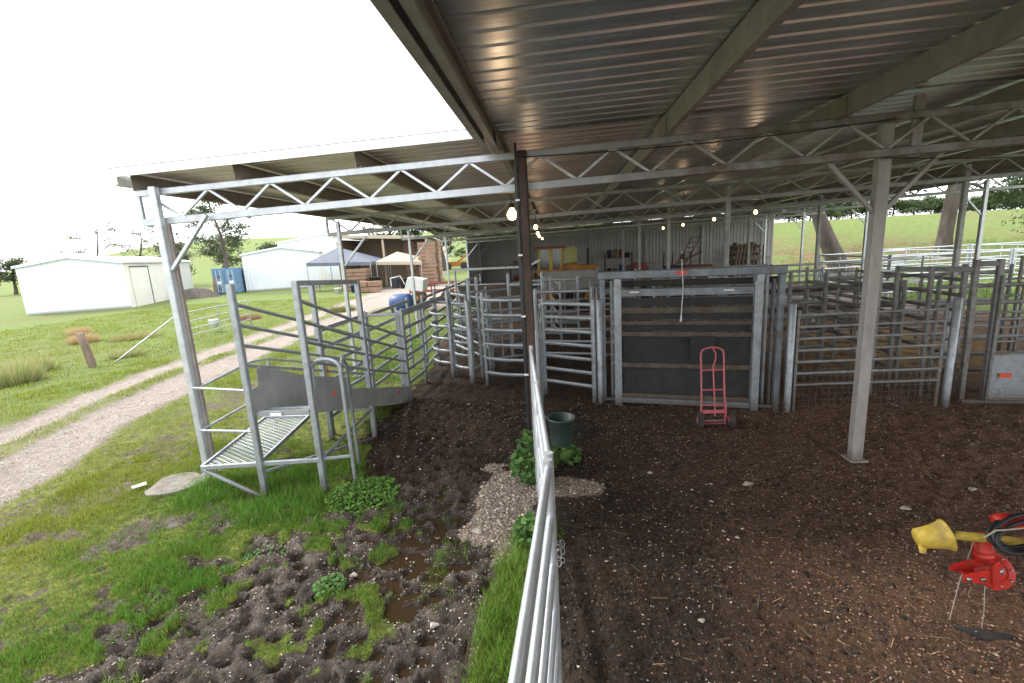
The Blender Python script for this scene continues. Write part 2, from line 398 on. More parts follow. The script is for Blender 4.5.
# straw streaks
straw = noise(nt, 70, 2, .5, objc(nt, (1, .25, 1)))
soil = mix(nt, ramp(nt, straw, [(.66, (0, 0, 0)), (.72, (.35,)*3)]), soil, (.22, .15, .085))
vg = N(nt, 'ShaderNodeTexVoronoi'); vg.inputs['Scale'].default_value = 58; nt.links.new(p, vg.inputs['Vector'])
sp3 = N(nt, 'ShaderNodeSeparateColor'); nt.links.new(vg.outputs['Color'], sp3.inputs[0])
grav = ramp(nt, sp3.outputs[1], [(0, (.13, .095, .07)), (.5, (.34, .265, .21)), (1, (.55, .46, .38))])
track = mix(nt, .6, ramp(nt, med, [(.3, (.27, .25, .235)), (.7, (.46, .44, .42))]), grav)
track = mix(nt, ramp(nt, big, [(.55, (0, 0, 0)), (.75, (.6,)*3)]), track, (.16, .125, .1))
gn = noise(nt, 2.3, 5, .7, p)
grassc = ramp(nt, gn, [(.25, (.085, .14, .035)), (.5, (.145, .20, .05)), (.75, (.22, .25, .08))])
farg = noise(nt, .12, 6, .65, p)
grassc = mix(nt, ramp(nt, farg, [(.48, (0, 0, 0)), (.7, (.6,)*3)]), grassc, (.17, .15, .055))
# dry, brownish herbage on the field beyond the track and the bare bank of the right hill
sx = N(nt, 'ShaderNodeSeparateXYZ'); nt.links.new(p, sx.inputs[0])
c = mix(nt, ramp(nt, math_(nt, 'ADD', P_, math_(nt, 'MULTIPLY', math_(nt, 'SUBTRACT', fine, .5), 1.2)), [(.35, (0, 0, 0)), (.6, (1, 1, 1))]), soil, grav)
nearm = N(nt, 'ShaderNodeVectorMath', operation='LENGTH'); nt.links.new(p, nearm.inputs[0])
nm = N(nt, 'ShaderNodeMapRange'); nm.inputs['From Min'].default_value = 16; nm.inputs['From Max'].default_value = 6; nt.links.new(nearm.outputs['Value'], nm.inputs[0])
moss = ramp(nt, noise(nt, 9, 5, .7, p), [(.35, (.09, .07, .035)), (.5, (.17, .19, .035)), (.68, (.30, .30, .055))])
grassc = mix(nt, nm.outputs[0], grassc, moss)
def blob(cx, cy, r0_, r1_, colr, base_, sc_=1.5, amt=.85):
    d_ = N(nt, 'ShaderNodeVectorMath', operation='DISTANCE'); nt.links.new(p, d_.inputs[0]); d_.inputs[1].default_value = (cx, cy, 0)
    m_ = N(nt, 'ShaderNodeMapRange'); m_.inputs['From Min'].default_value = r0_; m_.inputs['From Max'].default_value = r1_; nt.links.new(d_.outputs['Value'], m_.inputs[0])
    return mix(nt, math_(nt, 'MULTIPLY', math_(nt, 'MULTIPLY', m_.outputs[0], amt), ramp(nt, noise(nt, sc_, 5, .7, p), [(.4, (0, 0, 0)), (.52, (1, 1, 1))])), base_, colr)
c = blob(7.2, 12.6, 4.0, 1.6, (.52, .33, .12), c, 2.5, 1)
c = blob(11.0, 20.0, 4.5, 1.5, (.50, .48, .46), c, .8, 1)
c = blob(10.0, 26.5, 3.5, 1.0, (.36, .33, .30), c)
gf = math_(nt, 'GREATER_THAN', math_(nt, 'ADD', G_, math_(nt, 'MULTIPLY', math_(nt, 'SUBTRACT', fine, .5), .9)), .5)
c = mix(nt, gf, c, grassc)
tf = math_(nt, 'SMOOTH_MIN', 1.0, math_(nt, 'MAXIMUM', 0.0, math_(nt, 'ADD', T_, math_(nt, 'MULTIPLY', math_(nt, 'SUBTRACT', med, .5), .5))), .05)
tf = math_(nt, 'MULTIPLY', tf, math_(nt, 'GREATER_THAN', T_, .04))
c = mix(nt, tf, c, track)
bank = N(nt, 'ShaderNodeVectorMath', operation='DISTANCE'); nt.links.new(p, bank.inputs[0]); bank.inputs[1].default_value = (25, 41, 1.5)
bk = N(nt, 'ShaderNodeMapRange'); bk.inputs['From Min'].default_value = 11; bk.inputs['From Max'].default_value = 3; nt.links.new(bank.outputs['Value'], bk.inputs[0])
c = mix(nt, math_(nt, 'MULTIPLY', bk.outputs[0], ramp(nt, noise(nt, .5, 5, .7, p), [(.42, (0, 0, 0)), (.55, (1, 1, 1))])), c, (.2, .12, .075))
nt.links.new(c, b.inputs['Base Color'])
rr = N(nt, 'ShaderNodeMapRange'); rr.inputs['To Min'].default_value = .95; rr.inputs['To Max'].default_value = .42
nt.links.new(math_(nt, 'MULTIPLY', Wt, ramp(nt, med, [(.4, (0, 0, 0)), (.6, (1, 1, 1))])), rr.inputs[0]); nt.links.new(rr.outputs[0], b.inputs['Roughness'])
b.inputs['Specular IOR Level'].default_value = .35
vc = N(nt, 'ShaderNodeTexVoronoi'); vc.inputs['Scale'].default_value = 24; vc.inputs['Randomness'].default_value = 1
wv_ = N(nt, 'ShaderNodeVectorMath', operation='ADD'); nt.links.new(p, wv_.inputs[0])
wn = N(nt, 'ShaderNodeTexNoise'); wn.inputs['Scale'].default_value = 14; wn.inputs['Detail'].default_value = 3; nt.links.new(p, wn.inputs['Vector'])
wsc = N(nt, 'ShaderNodeVectorMath', operation='SCALE'); wsc.inputs['Scale'].default_value = .09; nt.links.new(wn.outputs['Color'], wsc.inputs[0]); nt.links.new(wsc.outputs[0], wv_.inputs[1]); nt.links.new(wv_.outputs[0], vc.inputs['Vector'])
hh = math_(nt, 'ADD', math_(nt, 'MULTIPLY', noise(nt, 60, 5, .75, p), 1.3), math_(nt, 'MULTIPLY', fl, .3))
hh = math_(nt, 'ADD', hh, math_(nt, 'MULTIPLY', math_(nt, 'SUBTRACT', 1.0, vc.outputs['Distance']), .9))
hh = math_(nt, 'ADD', hh, math_(nt, 'MULTIPLY', math_(nt, 'MULTIPLY', P_, math_(nt, 'SUBTRACT', 1.0, vg.outputs['Distance'])), .8))
bump(nt, b, hh, 1.0, .03)

# puddle water lying in the hoof pits
m, nt, b = newmat('puddle_water')
b.inputs['Base Color'].default_value = (.032, .02, .011, 1); b.inputs['Roughness'].default_value = .04; b.inputs['IOR'].default_value = 1.33
bump(nt, b, noise(nt, 9, 2, .5, pos(nt)), .05, .005)
o = MB().poly([(-3.6, 1.2, -.055), (-.45, 1.2, -.055), (-.45, 5.6, -.055), (-2.1, 5.9, -.055), (-3.0, 4.4, -.055)]).build('puddle_water', m)
tag(o, kind='structure')

# ------------------------------------------------------------------ grass blades (uncountable)
def tri_mesh(name, V, C, mat):
    n = len(V)//3
    me = bpy.data.meshes.new(name); me.vertices.add(len(V)); me.vertices.foreach_set('co', V.astype(np.float32).ravel())
    me.loops.add(len(V)); me.loops.foreach_set('vertex_index', np.arange(len(V), dtype=np.int32))
    me.polygons.add(n); me.polygons.foreach_set('loop_start', np.arange(0, len(V), 3, dtype=np.int32))
    me.update(calc_edges=True)
    ca = me.color_attributes.new('Col', 'FLOAT_COLOR', 'POINT')
    ca.data.foreach_set('color', np.concatenate([C, np.ones((len(C), 1))], 1).astype(np.float32).ravel())
    me.materials.append(mat); o = bpy.data.objects.new(name, me); col.objects.link(o); return o
def blades(n, xr, yr, dens_fn, hmin, hmax, wid):
    x = rng.uniform(*xr, n); y = rng.uniform(*yr, n)
    keep = rng.random(n) < dens_fn(x, y); x, y = x[keep], y[keep]
    z, _ = height(x, y); n = len(x)
    tall = fbm(x*1.6, y*1.6, 201)
    h = (hmin+(hmax-hmin)*rng.random(n)**2)*(.45+1.3*ss(.35, .72, tall)); a = rng.uniform(0, 2*PI, n); w = wid*rng.uniform(.6, 1.4, n)
    lean = h*rng.uniform(.1, .75, n); la = rng.uniform(0, 2*PI, n)
    p0 = np.stack([x-np.cos(a)*w, y-np.sin(a)*w, z-.01], 1); p1 = np.stack([x+np.cos(a)*w, y+np.sin(a)*w, z-.01], 1)
    m_ = np.stack([x+np.cos(la)*lean*.3, y+np.sin(la)*lean*.3, z+h*.6], 1)
    dm = np.stack([np.cos(a)*w*.75, np.sin(a)*w*.75, 0*w], 1)
    t = np.stack([x+np.cos(la)*lean, y+np.sin(la)*lean, z+h], 1)
    V = np.stack([p0, p1, m_+dm, p0, m_+dm, m_-dm, m_-dm, m_+dm, t], 1).reshape(-1, 3)
    u = np.clip(fbm(x*.9, y*.9, 301)*1.5-.25+rng.normal(0, .16, n), 0, 1)[:, None]
    yel = ss(-4.6, -5.6, x)[:, None]
    c = np.array([.09, .235, .032])*(1-u)+np.array([.20, .33, .05])*u
    c = c*(1-.6*yel)+np.array([.34, .34, .05])*.6*yel
    c = c*rng.uniform(.6, 1.25, n)[:, None]
    dry = rng.random(n) < .07; c[dry] = np.array([.22, .17, .08])*rng.uniform(.7, 1.1, dry.sum())[:, None]
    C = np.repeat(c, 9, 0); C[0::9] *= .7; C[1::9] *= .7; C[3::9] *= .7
    return V, C
def dg(x, y): return zones(x, y)[0]**1.3*np.clip(.25+1.3*fbm(x*3, y*3, 401)**1.2, 0, 1)
sets = [blades(250000, (-6.5, -1), (1.8, 6.5), dg, .02, .065, .0019),
        blades(90000, (-4.2, -.9), (1.6, 4.8), lambda x, y: zones(x, y)[0]*.9*(x > -4), .015, .06, .002),
        blades(26000, (-1.0, 0), (1.5, 4.6), lambda x, y: zones(x, y)[0], .06, .16, .0026),
        blades(120000, (-13, -2.8), (3.5, 14), lambda x, y: dg(x, y)*(np.hypot(x, y) > 5.5), .02, .07, .0034),
        blades(170000, (-30, -3.6), (9, 34), lambda x, y: dg(x, y)*.9, .03, .10, .007),
        blades(16000, (-4.6, -2.2), (4.1, 5.7), lambda x, y: zones(x, y)[0]*.9, .05, .15, .0024),
        blades(30000, (13.5, 45), (18, 45), lambda x, y: dg(x, y), .05, .2, .015)]
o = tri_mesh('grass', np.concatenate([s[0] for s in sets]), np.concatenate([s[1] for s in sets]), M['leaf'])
tag(o, 'green and yellowish short grass growing beside the track and in the mud', 'grass', kind='stuff')

# grit and wood chips scattered over the mud
n = 6500
x = rng.uniform(-3.6, 6.5, n); y = 1.7+rng.random(n)**.8*6.6; keep = zones(x, y)[0] < .3
x, y = x[keep], y[keep]; z, _ = height(x, y); n = len(x)
s = rng.uniform(.0022, .0062, n)*(1+.12*y); s[rng.random(n) < .03] *= 2
V = []
a = rng.uniform(0, 2*PI, n)
cor = [np.stack([x+np.cos(a+k*PI/2+rng.normal(0, .3, n))*s*(1.4 if k % 2 else .8), y+np.sin(a+k*PI/2)*s*(1.4 if k % 2 else .8), z+.012+rng.uniform(-.002, .003, n)], 1) for k in range(4)]
top = np.stack([x, y, z+.012+s*.7], 1)
for k in range(4): V += [cor[k], cor[(k+1) % 4], top]
V = np.stack(V, 1).reshape(-1, 3)
c = np.array([.5, .42, .34])*rng.uniform(.25, 1.25, n)[:, None]*np.array([1, 1, 1])
o = tri_mesh('scattered_grit', V, np.repeat(c, 12, 0), M['leaf']); 
m, nt, b = newmat('grit'); at = N(nt, 'ShaderNodeAttribute'); at.attribute_name = 'Col'; nt.links.new(at.outputs['Color'], b.inputs['Base Color']); b.inputs['Roughness'].default_value = .9
o.data.materials[0] = m
tag(o, 'pale grit and wood chips scattered over the dark mud', 'grit', kind='stuff')

def lumps(name, n, xr, yr, dens, smin, smax, cols, flat, label, cat, power=2.5):
    x = rng.uniform(*xr, n); y = yr[0]+(yr[1]-yr[0])*rng.random(n)**1.3; k_ = rng.random(n) < dens(x, y); x, y = x[k_], y[k_]; n = len(x); z, _ = height(x, y)
    s = (smin+(smax-smin)*rng.random(n)**power); dirs = [(1, 0, 0), (0, 1, 0), (-1, 0, 0), (0, -1, 0), (0, 0, 1), (0, 0, -1)]
    a = rng.uniform(0, 2*PI, n); pts = []
    for dx, dy, dz in dirs:
        q = s*rng.uniform(.65, 1.35, n)
        pts.append(np.stack([x+(dx*np.cos(a)-dy*np.sin(a))*q+rng.normal(0, .18, n)*s, y+(dx*np.sin(a)+dy*np.cos(a))*q+rng.normal(0, .18, n)*s, z+s*flat*.35+dz*q*flat], 1))
    V = []
    for k in range(4): V += [pts[k], pts[(k+1) % 4], pts[4]]
    V = np.stack(V, 1).reshape(-1, 3)
    cc_ = np.array(cols); c = cc_[rng.integers(0, len(cc_), n)]*rng.uniform(.6, 1.35, n)[:, None]
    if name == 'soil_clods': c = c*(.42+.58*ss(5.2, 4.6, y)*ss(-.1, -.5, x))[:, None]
    # litter is lighter and drier towards the right
    C = np.repeat(c, 12, 0)*rng.uniform(.85, 1.15, (n*12, 1))
    o = tri_mesh(name, V, C, m_grit); return tag(o, label, cat, kind='stuff')
m_grit = m
n0_ = None
notg = lambda x, y: (zones(x, y)[0] < .35)*(1-zones(x, y)[1])
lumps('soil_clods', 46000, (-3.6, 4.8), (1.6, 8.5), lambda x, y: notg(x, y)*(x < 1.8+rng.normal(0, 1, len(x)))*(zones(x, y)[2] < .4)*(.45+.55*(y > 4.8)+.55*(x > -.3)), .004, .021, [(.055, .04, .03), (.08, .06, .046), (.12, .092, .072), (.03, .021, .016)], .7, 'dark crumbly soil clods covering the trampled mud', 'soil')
lumps('mud_grit', 15000, (-3.9, -.4), (1.6, 5.0), lambda x, y: (zones(x, y)[0] < .6)*ss(.35, .6, fbm(x*2.5, y*2.5, 66)+.1), .003, .010, [(.42, .35, .30), (.3, .24, .2), (.5, .44, .38), (.2, .15, .12)], .6, 'pale pinkish grit trodden into the poached mud left of the fence', 'grit')
lumps('dry_litter', 75000, (.2, 7.0), (1.6, 8.5), lambda x, y: notg(x, y)*(x > 1.8+rng.normal(0, 1, len(x))), .003, .012, [(.24, .125, .077), (.29, .155, .098), (.14, .075, .046), (.19, .10, .06), (.33, .21, .14)], .55, 'brown crumbs of dry litter under the shed roof on the right', 'litter')
lumps('gravel', 5200, (-1.4, .7), (3.5, 5.9), lambda x, y: zones(x, y)[2], .006, .022, [(.45, .36, .29), (.32, .25, .2), (.58, .5, .42), (.2, .15, .12)], .6, 'pale gravel laid around the fence foot by the rusty post', 'gravel')
lumps('track_gravel', 9000, (-11, -5.5), (4.0, 11), lambda x, y: zones(x, y)[1]*.8, .006, .022, [(.42, .38, .34), (.3, .27, .24), (.5, .46, .42)], .6, 'small loose stones on the gravel track', 'gravel')
# straw on the litter
n = 420; x = rng.uniform(.5, 6.5, n); y = 1.8+rng.random(n)*6; z, _ = height(x, y); a = rng.uniform(0, 2*PI, n); L_ = rng.uniform(.015, .07, n); w_ = .0014+.0003*y
dx, dy = np.cos(a)*L_, np.sin(a)*L_; nx, ny = -np.sin(a)*w_, np.cos(a)*w_; zz = z+.014
A0 = np.stack([x-dx+nx, y-dy+ny, zz], 1); A1 = np.stack([x-dx-nx, y-dy-ny, zz], 1); B0 = np.stack([x+dx+nx, y+dy+ny, zz+.004], 1); B1 = np.stack([x+dx-nx, y+dy-ny, zz+.004], 1)
V = np.stack([A0, A1, B1, A0, B1, B0], 1).reshape(-1, 3); o = tri_mesh('straw', V, np.repeat(np.array([.36, .25, .14])*rng.uniform(.4, 1.2, (n, 1)), 6, 0), m_grit)
tag(o, 'short dry straw stalks scattered on the litter', 'straw', kind='stuff')

# individual stones
def stone(x, y, r, label, flat=.5, seed=1, mat='stone', group=None):
    rr_ = random.Random(seed); mb = MB(); nu, nv_ = 10, 6; vs = []; z0 = hz(x, y)
    for i in range(nv_+1):
        for k in range(nu):
            ph = PI*i/nv_; th = 2*PI*k/nu; q = r*(1+.28*math.sin(3*th+seed)*math.sin(ph)+rr_.uniform(-.12, .12))
            vs.append((x+q*math.sin(ph)*math.cos(th)*1.25, y+q*math.sin(ph)*math.sin(th)*.85, z0+r*flat*.5+q*flat*math.cos(ph)))
    mb.add(vs, [(i*nu+k, i*nu+(k+1) % nu, (i+1)*nu+(k+1) % nu, (i+1)*nu+k) for i in range(nv_) for k in range(nu)])
    o = mb.build('stone', M[mat], base=Vector((x, y, z0))); tag(o, label, 'stone', group); return o
stone(2.07, 5.02, .042, 'flat pinkish stone on the mud left of the right shed post', seed=3)
stone(3.4, 4.55, .036, 'smooth pale oval stone on the mud above the yellow shaft guard', seed=4)
stone(-.87, 4.12, .042, 'square pale stone at the gravel edge beside the puddles', .8, 5)
stone(.98, 3.05, .02, 'small white stone chip low in the middle of the dark mud', .6, 6)
stone(-1.02, 2.95, .03, 'small pale stone at the edge of the grass strip by the fence', .6, 7)
stone(4.3, 4.9, .03, 'dull brown stone right of the right shed post base', .6, 8)
stone(-1.9, 3.5, .028, 'white stone in the poached mud left of the puddles', .7, 9)
stone(1.05, 5.3, .022, 'little yellowish stone in the mud below the sliding gate', .7, 10)

# ------------------------------------------------------------------ the cattle shed
def zb(x): return 3.31+.024*(x+5)           # underside of the bottom chord
LINES = [-.9, 5.45, 10.2, 15.3, 20.5, 25.4, 29.7]
shed = empty('cattle_shed', (0, 0, 0), 'long open sided cattle shed with low steel truss roof over the yards', 'shed')
def roofsheet(x0, x1, y0, y1, mat, nm='roof_sheet', dz=0):
    mb = MB(); pitch = .205; y = y0; prof = []
    while y < y1:
        prof += [(y, 0), (y+.13, 0), (y+.142, .03), (y+.168, .03), (y+.18, 0)]; y += pitch
    prof.append((min(y, y1), 0))
    vs = []
    for px in (x0, x1):
        for py, pz in prof: vs.append((px, py, zb(px)+.4+.215+pz+dz))
    n = len(prof); mb.add(vs, [(i, i+1, n+i+1, n+i) for i in range(n-1)])
    return mb.build(nm, mat, shed)
roofsheet(-.72, 6.0, -3.5, 5.35, M['roof']); roofsheet(5.95, 14.3, -3.5, 5.35, M['roof'], dz=.006)
roofsheet(-5.2, 1.0, 5.3, 17.4, M['roof_pale'], dz=.012); roofsheet(.95, 7.6, 5.12, 17.4, M['roof'], dz=.018); roofsheet(7.55, 14.3, 5.12, 17.4, M['roof'], dz=.012)
roofsheet(-5.2, 1.0, 17.3, 30.1, M['roof_pale'], dz=.02); roofsheet(.95, 7.6, 17.3, 30.1, M['roof'], dz=.026); roofsheet(7.55, 14.3, 17.3, 30.1, M['roof'], dz=.02)
def cpurlin(x, y0, y1, mat, w=.055, h=.2):
    z0 = zb(x)+.405; mb = MB()
    # C section: web plus two lips
    mb.beam((x, y0, z0+h/2), (x, y1, z0+h/2), .008, h)
    mb.beam((x+w/2, y0, z0+.006), (x+w/2, y1, z0+.006), w, .008); mb.beam((x+w/2, y0, z0+h-.006), (x+w/2, y1, z0+h-.006), w, .008)
    mb.beam((x+w, y0, z0+.016), (x+w, y1, z0+.016), .006, .02)
    return mb.build('purlin', mat, shed)
for xx in (-.62, 1.2, 2.95, 4.75, 6.55, 8.35, 10.2, 12.0, 13.6): cpurlin(xx, -3.5, 5.9, M['purlin'])
for xx in (-5.08, -3.75, -2.25): cpurlin(xx, 5.42, 30, M['brown_steel'])
for xx in (-.59, 1.23, 2.98, 4.78, 6.58, 8.38, 10.23, 12.03, 13.63): cpurlin(xx, 5.3, 30, M['purlin'])
# edge channel of the front bay, white barge on the west bay front, gutter
o = MB().beam((-.73, -3.5, zb(-.73)+.53), (-.73, 5.3, zb(-.73)+.53), .012, .26).beam((-.70, -3.5, zb(-.7)+.405), (-.70, 5.3, zb(-.7)+.405), .07, .012).build('edge_channel', M['purlin'], shed)
o = MB().beam((-5.24, 5.29, zb(-5.24)+.61), (-.75, 5.29, zb(-.75)+.61), .014, .10).beam((-5.24, 5.35, zb(-5.24)+.67), (-.75, 5.35, zb(-.75)+.67), .14, .01).build('barge_capping', M['barge'], shed)
mb = MB()
mb.beam((-5.25, 5.4, zb(-5.4)+.56), (-5.25, 30, zb(-5.4)+.56), .012, .13); mb.beam((-5.29, 5.4, zb(-5.4)+.5), (-5.29, 30, zb(-5.4)+.5), .09, .012)
mb.build('gutter', M['barge'], shed)
# cleats where purlins sit on the front truss
for xx in (1.2, 2.95, 4.75): MB().beam((xx-.012, 5.25, zb(xx)+.5), (xx-.012, 5.62, zb(xx)+.5), .01, .19).build('purlin_cleat', M['brown_steel'], shed)
def truss(y, x0, x1, mtop, mbot, mweb, mbr=True, step=.8):
    t = MB().beam((x0, y, zb(x0)+.375), (x1, y, zb(x1)+.375), .055, .075).build('truss', mtop, shed)
    t.name = 'truss'
    MB().beam((x0, y, zb(x0)+.03), (x1, y, zb(x1)+.03), .055, .085).build('bottom_chord', mbot, t)
    MB().beam((x0, y, zb(x0)+.06), (x0, y, zb(x0)+.35), .045, .045).build('end_strut', mtop, t)
    x = x0+.12; up = False; k = 0
    while x+step/2 < x1:
        xa, xb = x, x+step/2
        za, zc = (zb(xa)+.35, zb(xb)+.06) if not up else (zb(xa)+.06, zb(xb)+.35)
        MB().beam((xa, y, za), (xb, y, zc), .03, .03).build('web', mweb(x), t)
        x = xb; up = not up; k += 1
    return t
truss(5.45, -5.05, 13.6, M['front_chord'], M['front_chord'], lambda x: M['galv_bright'] if x < 1 else M['warm_post'])
for yy in LINES[2:]: truss(yy, -5.05, 13.6, M['truss'], M['truss'], lambda x: M['truss'])
truss(-.9, -.85, 13.6, M['truss'], M['truss'], lambda x: M['truss'])
def post(x, y, mat, w=.09, top=.38, base=True, braces=0, dy=0, pad=None):
    z0 = hz(x, y)-.1; zt = zb(x)+top
    ob = MB().beam((x, y+dy, z0), (x, y+dy, zt), w, w).build('post', mat, shed)
    if base: MB().box((x, y+dy, hz(x, y)+.02), (.2, .2, .02)).build('base_plate', pad or M['galv'], ob)
    for s_ in ((-1, 1) if braces == 2 else (braces,) if braces else ()):
        MB().beam((x+s_*.05, y+dy, zt-.98), (x+s_*.62, y+dy, zt-.36), .045, .045).build('brace', mat, ob)
    return ob
post(-4.76, 5.36, M['galv_bright'], .085, .42, braces=1)
MB().beam((-4.705, 5.42, -.05), (-4.705, 5.42, 3.3), .045, .05).build('backing_post', M['tanpost'], shed)
cp = post(-.325, 5.36, M['rust_post'], .1, .4)
MB().tube([(-.392, 5.31, .4), (-.39, 5.31, 1.5), (-.392, 5.31, 3.9)], .014, 8).tube([(-.412, 5.35, .5), (-.412, 5.35, 3.7)], .01, 8).build('conduit', M['black'], cp)
for zz in (1.3, 2.0, 2.7, 3.3): MB().box((-.392, 5.298, zz), (.05, .02, .02)).build('conduit_clip', M['label_white'], cp)
rp = post(3.56, 5.62, M['warm_post'], .125, .42, braces=2, pad=M['brown_steel'])
MB().beam((3.80, 5.52, 3.5), (3.80, 5.52, 4.1), .1, .05).build('stub_bracket', M['warm_post'], rp)
for yy in LINES[2:]:
    post(-4.8, yy, M['galv_bright'], .08, .3, braces=1)
    post(12.6, yy, M['galv_bright'], .1, .3, braces=-1)
    if yy < 28:
        post(3.6, yy+.1, M['truss'], .09, .3); post(8.1, yy+.1, M['truss'], .09, .3)
post(8.1, 5.6, M['warm_post'], .1, .42); post(12.6, 5.55, M['warm_post'], .1, .42)
for xx in (-.6, 3.6, 8.1, 12.6): post(xx, -1.0, M['warm_post'], .1, .42)
# back wall of ribbed sheet, a corner return
def ribwall(x0, y0, x1, y1, zt0, zt1, mat, parent, nm='wall', base0=0, pitch=.2, rib=.02, zt_fn=None):
    mb = MB(); L = math.hypot(x1-x0, y1-y0); dx, dy = (x1-x0)/L, (y1-y0)/L; nx, ny = dy, -dx
    s = 0; pts = []
    while s < L-pitch*.6:
        pts += [(s, 0), (s+pitch*.55, 0), (s+pitch*.65, rib), (s+pitch*.88, rib)]; s += pitch
    pts.append((L, 0)); vs = []
    for q, r_ in pts:
        zt = zt_fn(q/L) if zt_fn else zt0+(zt1-zt0)*q/L
        vs += [(x0+dx*q+nx*r_, y0+dy*q+ny*r_, base0), (x0+dx*q+nx*r_, y0+dy*q+ny*r_, zt)]
    mb.add(vs, [(2*i, 2*i+2, 2*i+3, 2*i+1) for i in range(len(pts)-1)])
    return mb.build(nm, mat, parent)
ribwall(-4.85, 30.0, 13.2, 30.0, zb(-4.8)+.58, zb(13.2)+.58, M['wallsheet'], shed, 'back_wall')
ribwall(-4.85, 25.6, -4.85, 30.0, zb(-4.8)+.5, zb(-4.8)+.5, M['wallsheet'], shed, 'side_wall')
for xx in (-1.2, 2.2, 5.6, 9.0): MB().beam((xx, 29.9, 0), (xx, 29.9, zb(xx)+.5), .1, .1).build('wall_stud', M['truss'], shed)
MB().beam((-4.8, 29.93, 1.6), (13.1, 29.93, 1.6), .08, .1).build('wall_girt', M['brown_steel'], shed)

# hanging bulbs
def bulb(x, y, r, label):
    zc = zb(x)-.24; e = empty('hanging_bulb', (x, y, zc), label, 'light bulb', 'lit bulbs hanging along the truss line')
    MB().lathe([(0, -r), (r*.6, -r*.82), (r, -.1*r), (r*.86, r*.5), (r*.45, r*1.1), (r*.4, r*1.3)], (x, y, zc), 14).build('bulb', M['bulb'], e)
    MB().lathe([(r*.5, r*1.25), (r*.5, r*2.1), (0, r*2.2)], (x, y, zc), 12).tube([(x, y, zc+r*2), (x, y, zb(x)+.02)], .005, 6).build('lamp_holder', M['black'], e)
    L = bpy.data.lights.new('bulb_glow', 'POINT'); L.energy = 3.5; L.color = (1, .72, .45); L.shadow_soft_size = .05
    lo = bpy.data.objects.new('bulb_glow', L); lo.location = (0, 0, -r-.07); lo.parent = e; col.objects.link(lo)
for args in [(-.5, 5.72, .062, 'big glowing bulb nearest the camera, left of the dark rusty post'),
             (-.36, 9.3, .042, 'lit bulb just right of the dark rusty post, second in its row'),
             (-.45, 12.8, .042, 'lit bulb third along the row behind the dark rusty post'),
             (-.5, 15.6, .042, 'lit bulb fourth along the row behind the dark rusty post'),
             (-.5, 19.2, .042, 'farthest lit bulb of the row behind the dark rusty post'),
             (4.4, 10.9, .04, 'rightmost lit bulb of the right hand row, above the sliding gate end'),
             (4.3, 13.3, .04, 'lit bulb above the sliding gate, second from the right'),
             (4.25, 16.2, .04, 'lit bulb above the sliding gate, second from the left of four'),
             (4.1, 18.4, .04, 'lit bulb above the sliding gate, leftmost of four')]: bulb(*args)

def sag(p0, p1, d, n=10): return [tuple(Vector(p0).lerp(Vector(p1), k/n)+Vector((0, 0, -4*d*(k/n)*(1-k/n)))) for k in range(n+1)]
for a_, b_ in (((-.5, 5.5, zb(-.5)-.02), (-.36, 9.3, zb(-.4)+.02)), ((-.36, 9.3, zb(-.4)+.02), (-.45, 12.8, zb(-.4)+.02)), ((-.45, 12.8, zb(-.4)+.02), (-.5, 15.6, zb(-.4)+.02)), ((-.5, 15.6, zb(-.4)+.02), (-.5, 19.2, zb(-.4)+.02)),
               ((4.4, 10.9, zb(4.4)+.02), (4.3, 13.3, zb(4.4)+.02)), ((4.3, 13.3, zb(4.4)+.02), (4.25, 16.2, zb(4.4)+.02)), ((3.6, 10.3, 3.5), (4.4, 10.9, zb(4.4)+.02))):
    MB().tube(sag(a_, b_, .09), .006, 5).build('bulb_cable', M['black'], shed)
MB().tube(sag((-.39, 5.3, 3.75), (3.5, 5.38, 3.86), .05), .006, 5).build('power_cable', M['black'], shed)
MB().tube(sag((3.5, 5.5, 3.5), (8.1, 5.5, 3.55), .12), .005, 5).build('power_cable', M['black'], shed)
# roofing screws along each purlin of the front bay
for xx in (1.2, 2.95, 4.75):
    mb = MB(); yy = -3.4
    while yy < 5.2:
        mb.box((xx+.03, yy+.155, zb(xx)+.4+.215+.034), (.012, .012, .01)); yy += .205
    mb.build('roofing_screws', M['steel'], shed)['kind'] = 'stuff'

